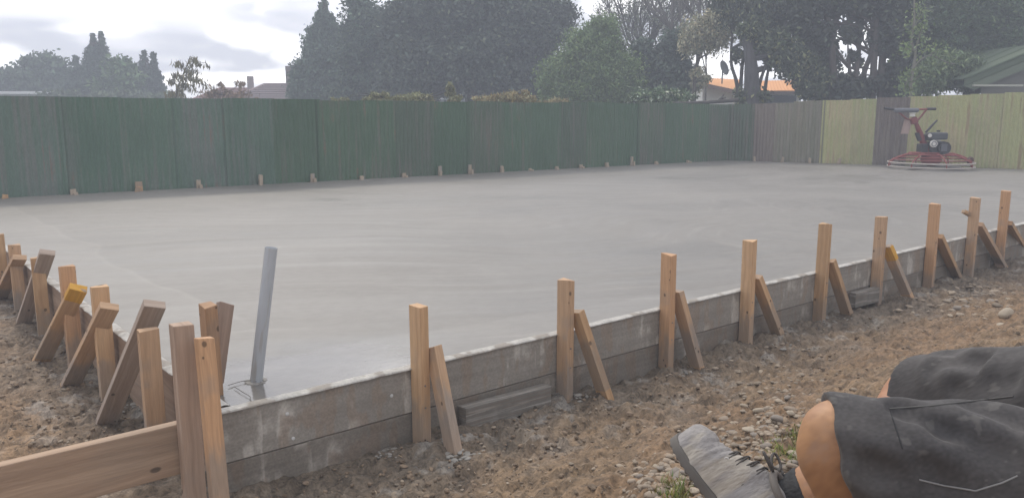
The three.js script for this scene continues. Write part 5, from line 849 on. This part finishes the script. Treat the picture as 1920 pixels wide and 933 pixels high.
  seam([[1724, 899], [1770, 910], [1830, 920], [1880, 905], [1915, 889]], 0.0014, mat(0.2, 0.195, 0.19, 0.9));
  // sock
  const legA = C2.clone().lerp(A2, 0.38), sockDir = A2.clone().sub(C2).normalize();
  const sockSDF = (p) => { let d = smin(cap(p, C2, A2, 0.068, 0.047), cap(p, A2, toeA, 0.046, 0.04), 0.03) + (n3(p.x * 40, p.y * 12, p.z * 40, 5) - 0.5) * 0.006; const t = (p.x - legA.x) * sockDir.x + (p.y - legA.y) * sockDir.y + (p.z - legA.z) * sockDir.z; d += -0.004 * Math.exp(-((t - 0.006) ** 2) / 0.00006); return smax(d, -t, 0.004); };
  add('sock', mc(sockSDF, A2.clone().add(V3(-0.15, -0.2, -0.18)), A2.clone().add(V3(0.2, 0.15, 0.18)), 0.006), new THREE.MeshStandardMaterial({ color: new THREE.Color().setRGB(0.042, 0.042, 0.043), roughness: 1, bumpMap: weave, bumpScale: 0.003 }));
  // boots: lofted along the foot
  function boot(heel, toe, up, label, mats) {
    const X = toe.clone().sub(heel), L = X.length(); X.normalize(); const Yv = up.clone().addScaledVector(X, -up.dot(X)).normalize(), Z = V3().crossVectors(X, Yv), W = (x, y, z) => heel.clone().addScaledVector(X, x).addScaledVector(Yv, y).addScaledVector(Z, z);
    const prof = (t) => { // half width, top height
      const w = 0.034 + 0.017 * sstep(0.35, 0.72, t) - 0.004 * sstep(0.1, 0.4, t) * (1 - sstep(0.4, 0.6, t)), end = Math.sqrt(clamp(1 - ((Math.max(t, 0.80) - 0.80) / 0.205) ** 2)), st = Math.sqrt(clamp(1 - ((0.12 - Math.min(t, 0.12)) / 0.125) ** 2));
      const h = t < 0.30 ? 0.118 : mix(0.118, 0.062, sstep(0.30, 0.78, t)); return [w * Math.min(end * 0.9 + 0.1 * sstep(1.0, 0.97, t), st), (h * mix(0.45, 1, Math.pow(end, 0.7))) * mix(0.9, 1, st)];
    };
    const NT = 56, NA = 40, pos2 = [], idx = [], uv = [];
    for (let i = 0; i <= NT; i++) { const t = i / NT, [w, h] = prof(t); for (let j = 0; j <= NA; j++) {
      const a = j / NA * 2 * Math.PI, c = Math.cos(a), s = Math.sin(a); let y = s > 0 ? Math.pow(s, 0.8) * h : s * 0.006, z = Math.sign(c) * Math.pow(Math.abs(c), s > 0 ? 0.72 : 0.4) * w * (s > 0 ? mix(1, t < 0.4 ? 0.78 : 0.7, s) : 1);
      let k = (n3(t * 14, a * 2.2, 3, 21) - 0.5) * 0.006 + (n3(t * 34, a * 5, 7, 22) - 0.5) * 0.0022;
      k -= 0.0035 * Math.exp(-(((t - 0.76 - 0.04 * Math.abs(c)) / 0.012) ** 2)) * (s > 0.1 ? 1 : 0);                       // toe cap seam
      k += 0.0035 * Math.sin((t - 0.6) * 90 + c * 1.5) * Math.exp(-(((t - 0.66) / 0.06) ** 2)) * Math.max(0, s);            // flex creases
      k -= 0.003 * Math.exp(-(((t - 0.30 - 0.1 * (1 - s)) / 0.012) ** 2)) * (Math.abs(c) > 0.25 && s > 0 ? 1 : 0);       // quarter seam
      if (s > 0) { y *= 1 + k / Math.max(h, 0.03); z *= 1 + k / Math.max(w, 0.02); }
      const p = W(t * L, 0.012 + y, z); pos2.push(p.x - pos.x, p.y - pos.y, p.z - pos.z); uv.push(t * 1.5, a / 6.283);
      if (i < NT && j < NA) { const o = i * (NA + 1) + j; idx.push(o, o + 1, o + NA + 1, o + 1, o + NA + 2, o + NA + 1); }
    } }
    const g = new THREE.BufferGeometry(); g.setAttribute('position', new THREE.Float32BufferAttribute(pos2, 3)); g.setAttribute('uv', new THREE.Float32BufferAttribute(uv, 2)); g.setIndex(idx); g.computeVertexNormals();
    const bt = part('boot', g, mats.upper, person, { label });
    // sole
    const sp = [], si = []; const NS = 64; for (let i = 0; i <= NS; i++) { const t = i / NS, [w] = prof(t); for (const [y, e] of [[0.015, 0.000], [0.010, 0.0035], [-0.004, 0.0035], [-0.008, 0.000]]) for (const s of [-1, 1]) { const p = W(t * (L + 0.006) - 0.003, y + (i % 4 < 2 && y < -0.005 ? 0.004 : 0), s * (w + e)); sp.push(p.x - pos.x, p.y - pos.y, p.z - pos.z); } }
    for (let i = 0; i < NS; i++) { const o = i * 8, n = 8; const quad = (a, b) => si.push(o + a, o + b, o + n + a, o + b, o + n + b, o + n + a); quad(0, 2); quad(2, 4); quad(4, 6); quad(6, 7); quad(7, 5); quad(5, 3); quad(3, 1); quad(1, 0); }
    si.push(0, 4, 2, 0, 6, 4, 0, 7, 6, 0, 5, 7, 0, 3, 5, 0, 1, 3); const so = new THREE.BufferGeometry(); so.setAttribute('position', new THREE.Float32BufferAttribute(sp, 3)); so.setAttribute('uv', new THREE.Float32BufferAttribute(new Float32Array(sp.length / 3 * 2), 2)); so.setIndex(si); so.computeVertexNormals(); part('sole', so, mats.sole, bt);
    // tongue and laces
    const sur = (t, z) => { const [w, h] = prof(t); return W(t * L, 0.012 + h * Math.pow(clamp(1 - Math.pow(Math.abs(z) / (w * 0.75), 2.6)), 0.5) + 0.0015, z); };
    const tub = (P, r, m, nm) => part(nm, tube(P.map((p) => p.clone().sub(pos)), r, 6), m, bt);
    for (let i = 0; i < 4; i++) { const t = 0.36 + i * 0.075; tub([sur(t, -0.024), sur(t + 0.01, -0.01).addScaledVector(Yv, 0.0015), sur(t + 0.025, 0.008).addScaledVector(Yv, 0.0015), sur(t + 0.03, 0.024)], 0.0021, mats.lace, 'lace'); tub([sur(t, 0.024), sur(t + 0.012, 0.01).addScaledVector(Yv, 0.003), sur(t + 0.025, -0.008).addScaledVector(Yv, 0.003), sur(t + 0.03, -0.024)], 0.0021, mats.lace, 'lace'); for (const s of [-1, 1]) { const e = part('eyelet', new THREE.TorusGeometry(0.0045, 0.0016, 6, 12), mats.eye, bt); e.position.copy(sur(t, s * 0.0255).sub(pos)); e.lookAt(e.position.clone().addScaledVector(Yv, 1).addScaledVector(Z, s * 0.8)); } }
    const k0 = sur(0.30, 0); for (const s of [-1, 1]) tub([k0, k0.clone().addScaledVector(Yv, 0.014).addScaledVector(Z, s * 0.03).addScaledVector(X, 0.012), k0.clone().addScaledVector(Yv, 0.018).addScaledVector(Z, s * 0.034).addScaledVector(X, 0.04), k0.clone().addScaledVector(Yv, 0.010).addScaledVector(Z, s * 0.014).addScaledVector(X, 0.03), k0], 0.003, mats.lace, 'lace');
    tub([k0, k0.clone().addScaledVector(Yv, 0.01).addScaledVector(Z, 0.03), k0.clone().addScaledVector(Yv, -0.01).addScaledVector(Z, 0.05).addScaledVector(X, 0.03)], 0.0028, mats.lace, 'lace');
    const col = []; for (let j = 0; j <= 24; j++) { const a = j / 24 * 6.283; col.push(W(0.155 * L + Math.cos(a) * 0.15 * L, 0.126 + 0.008 * Math.cos(a), Math.sin(a) * 0.031)); } part('collar', tube(col.map((p) => p.sub(pos)), 0.008, 8, true), mats.collar, bt);
    return bt;
  }
  const leather = tex(512, 512, (u, v) => { const a = fbm(u * 8, v * 6, 4, 8, 6, 521), b = fbm(u * 60, v * 60, 3, 60, 60, 522), dust = sstep(0.42, 0.62, fbm(u * 5 + 2, v * 4, 4, 5, 4, 523)), t = (a - 0.5) * 0.5 + (b - 0.5) * 0.6; return [0, 1, 2].map((k) => mix([0.26, 0.245, 0.235][k], [0.40, 0.36, 0.30][k], dust * 0.85) * (1 + t * 0.45)); });
  const lb = tex(256, 256, (u, v) => fbm(u * 40, v * 40, 4, 40, 40, 524), { srgb: false });
  const bm = { upper: new THREE.MeshStandardMaterial({ map: leather, roughness: 0.85, bumpMap: lb, bumpScale: 0.002, side: THREE.DoubleSide }), sole: mat(0.12, 0.11, 0.098, 0.9, dbl), collar: mat(0.15, 0.135, 0.12, 0.95), lace: mat(0.075, 0.068, 0.062, 0.9), eye: mat(0.55, 0.53, 0.5, 0.35, { metalness: 0.8 }) };
  boot(at(1394, 1020, 1.47), at(1270, 820, 1.63), V3(0.82, 0.40, 0.46), 'dusty grey lace-up work boot, toe pointing up', bm);
  boot(A1.clone().add(V3(0.07, -0.07, 0.01)), A1.clone().add(V3(-0.21, -0.075, 0.03)), V3(0, 1, 0), 'dusty work boot under the near knee', bm);
}
renderer.render(scene, camera);
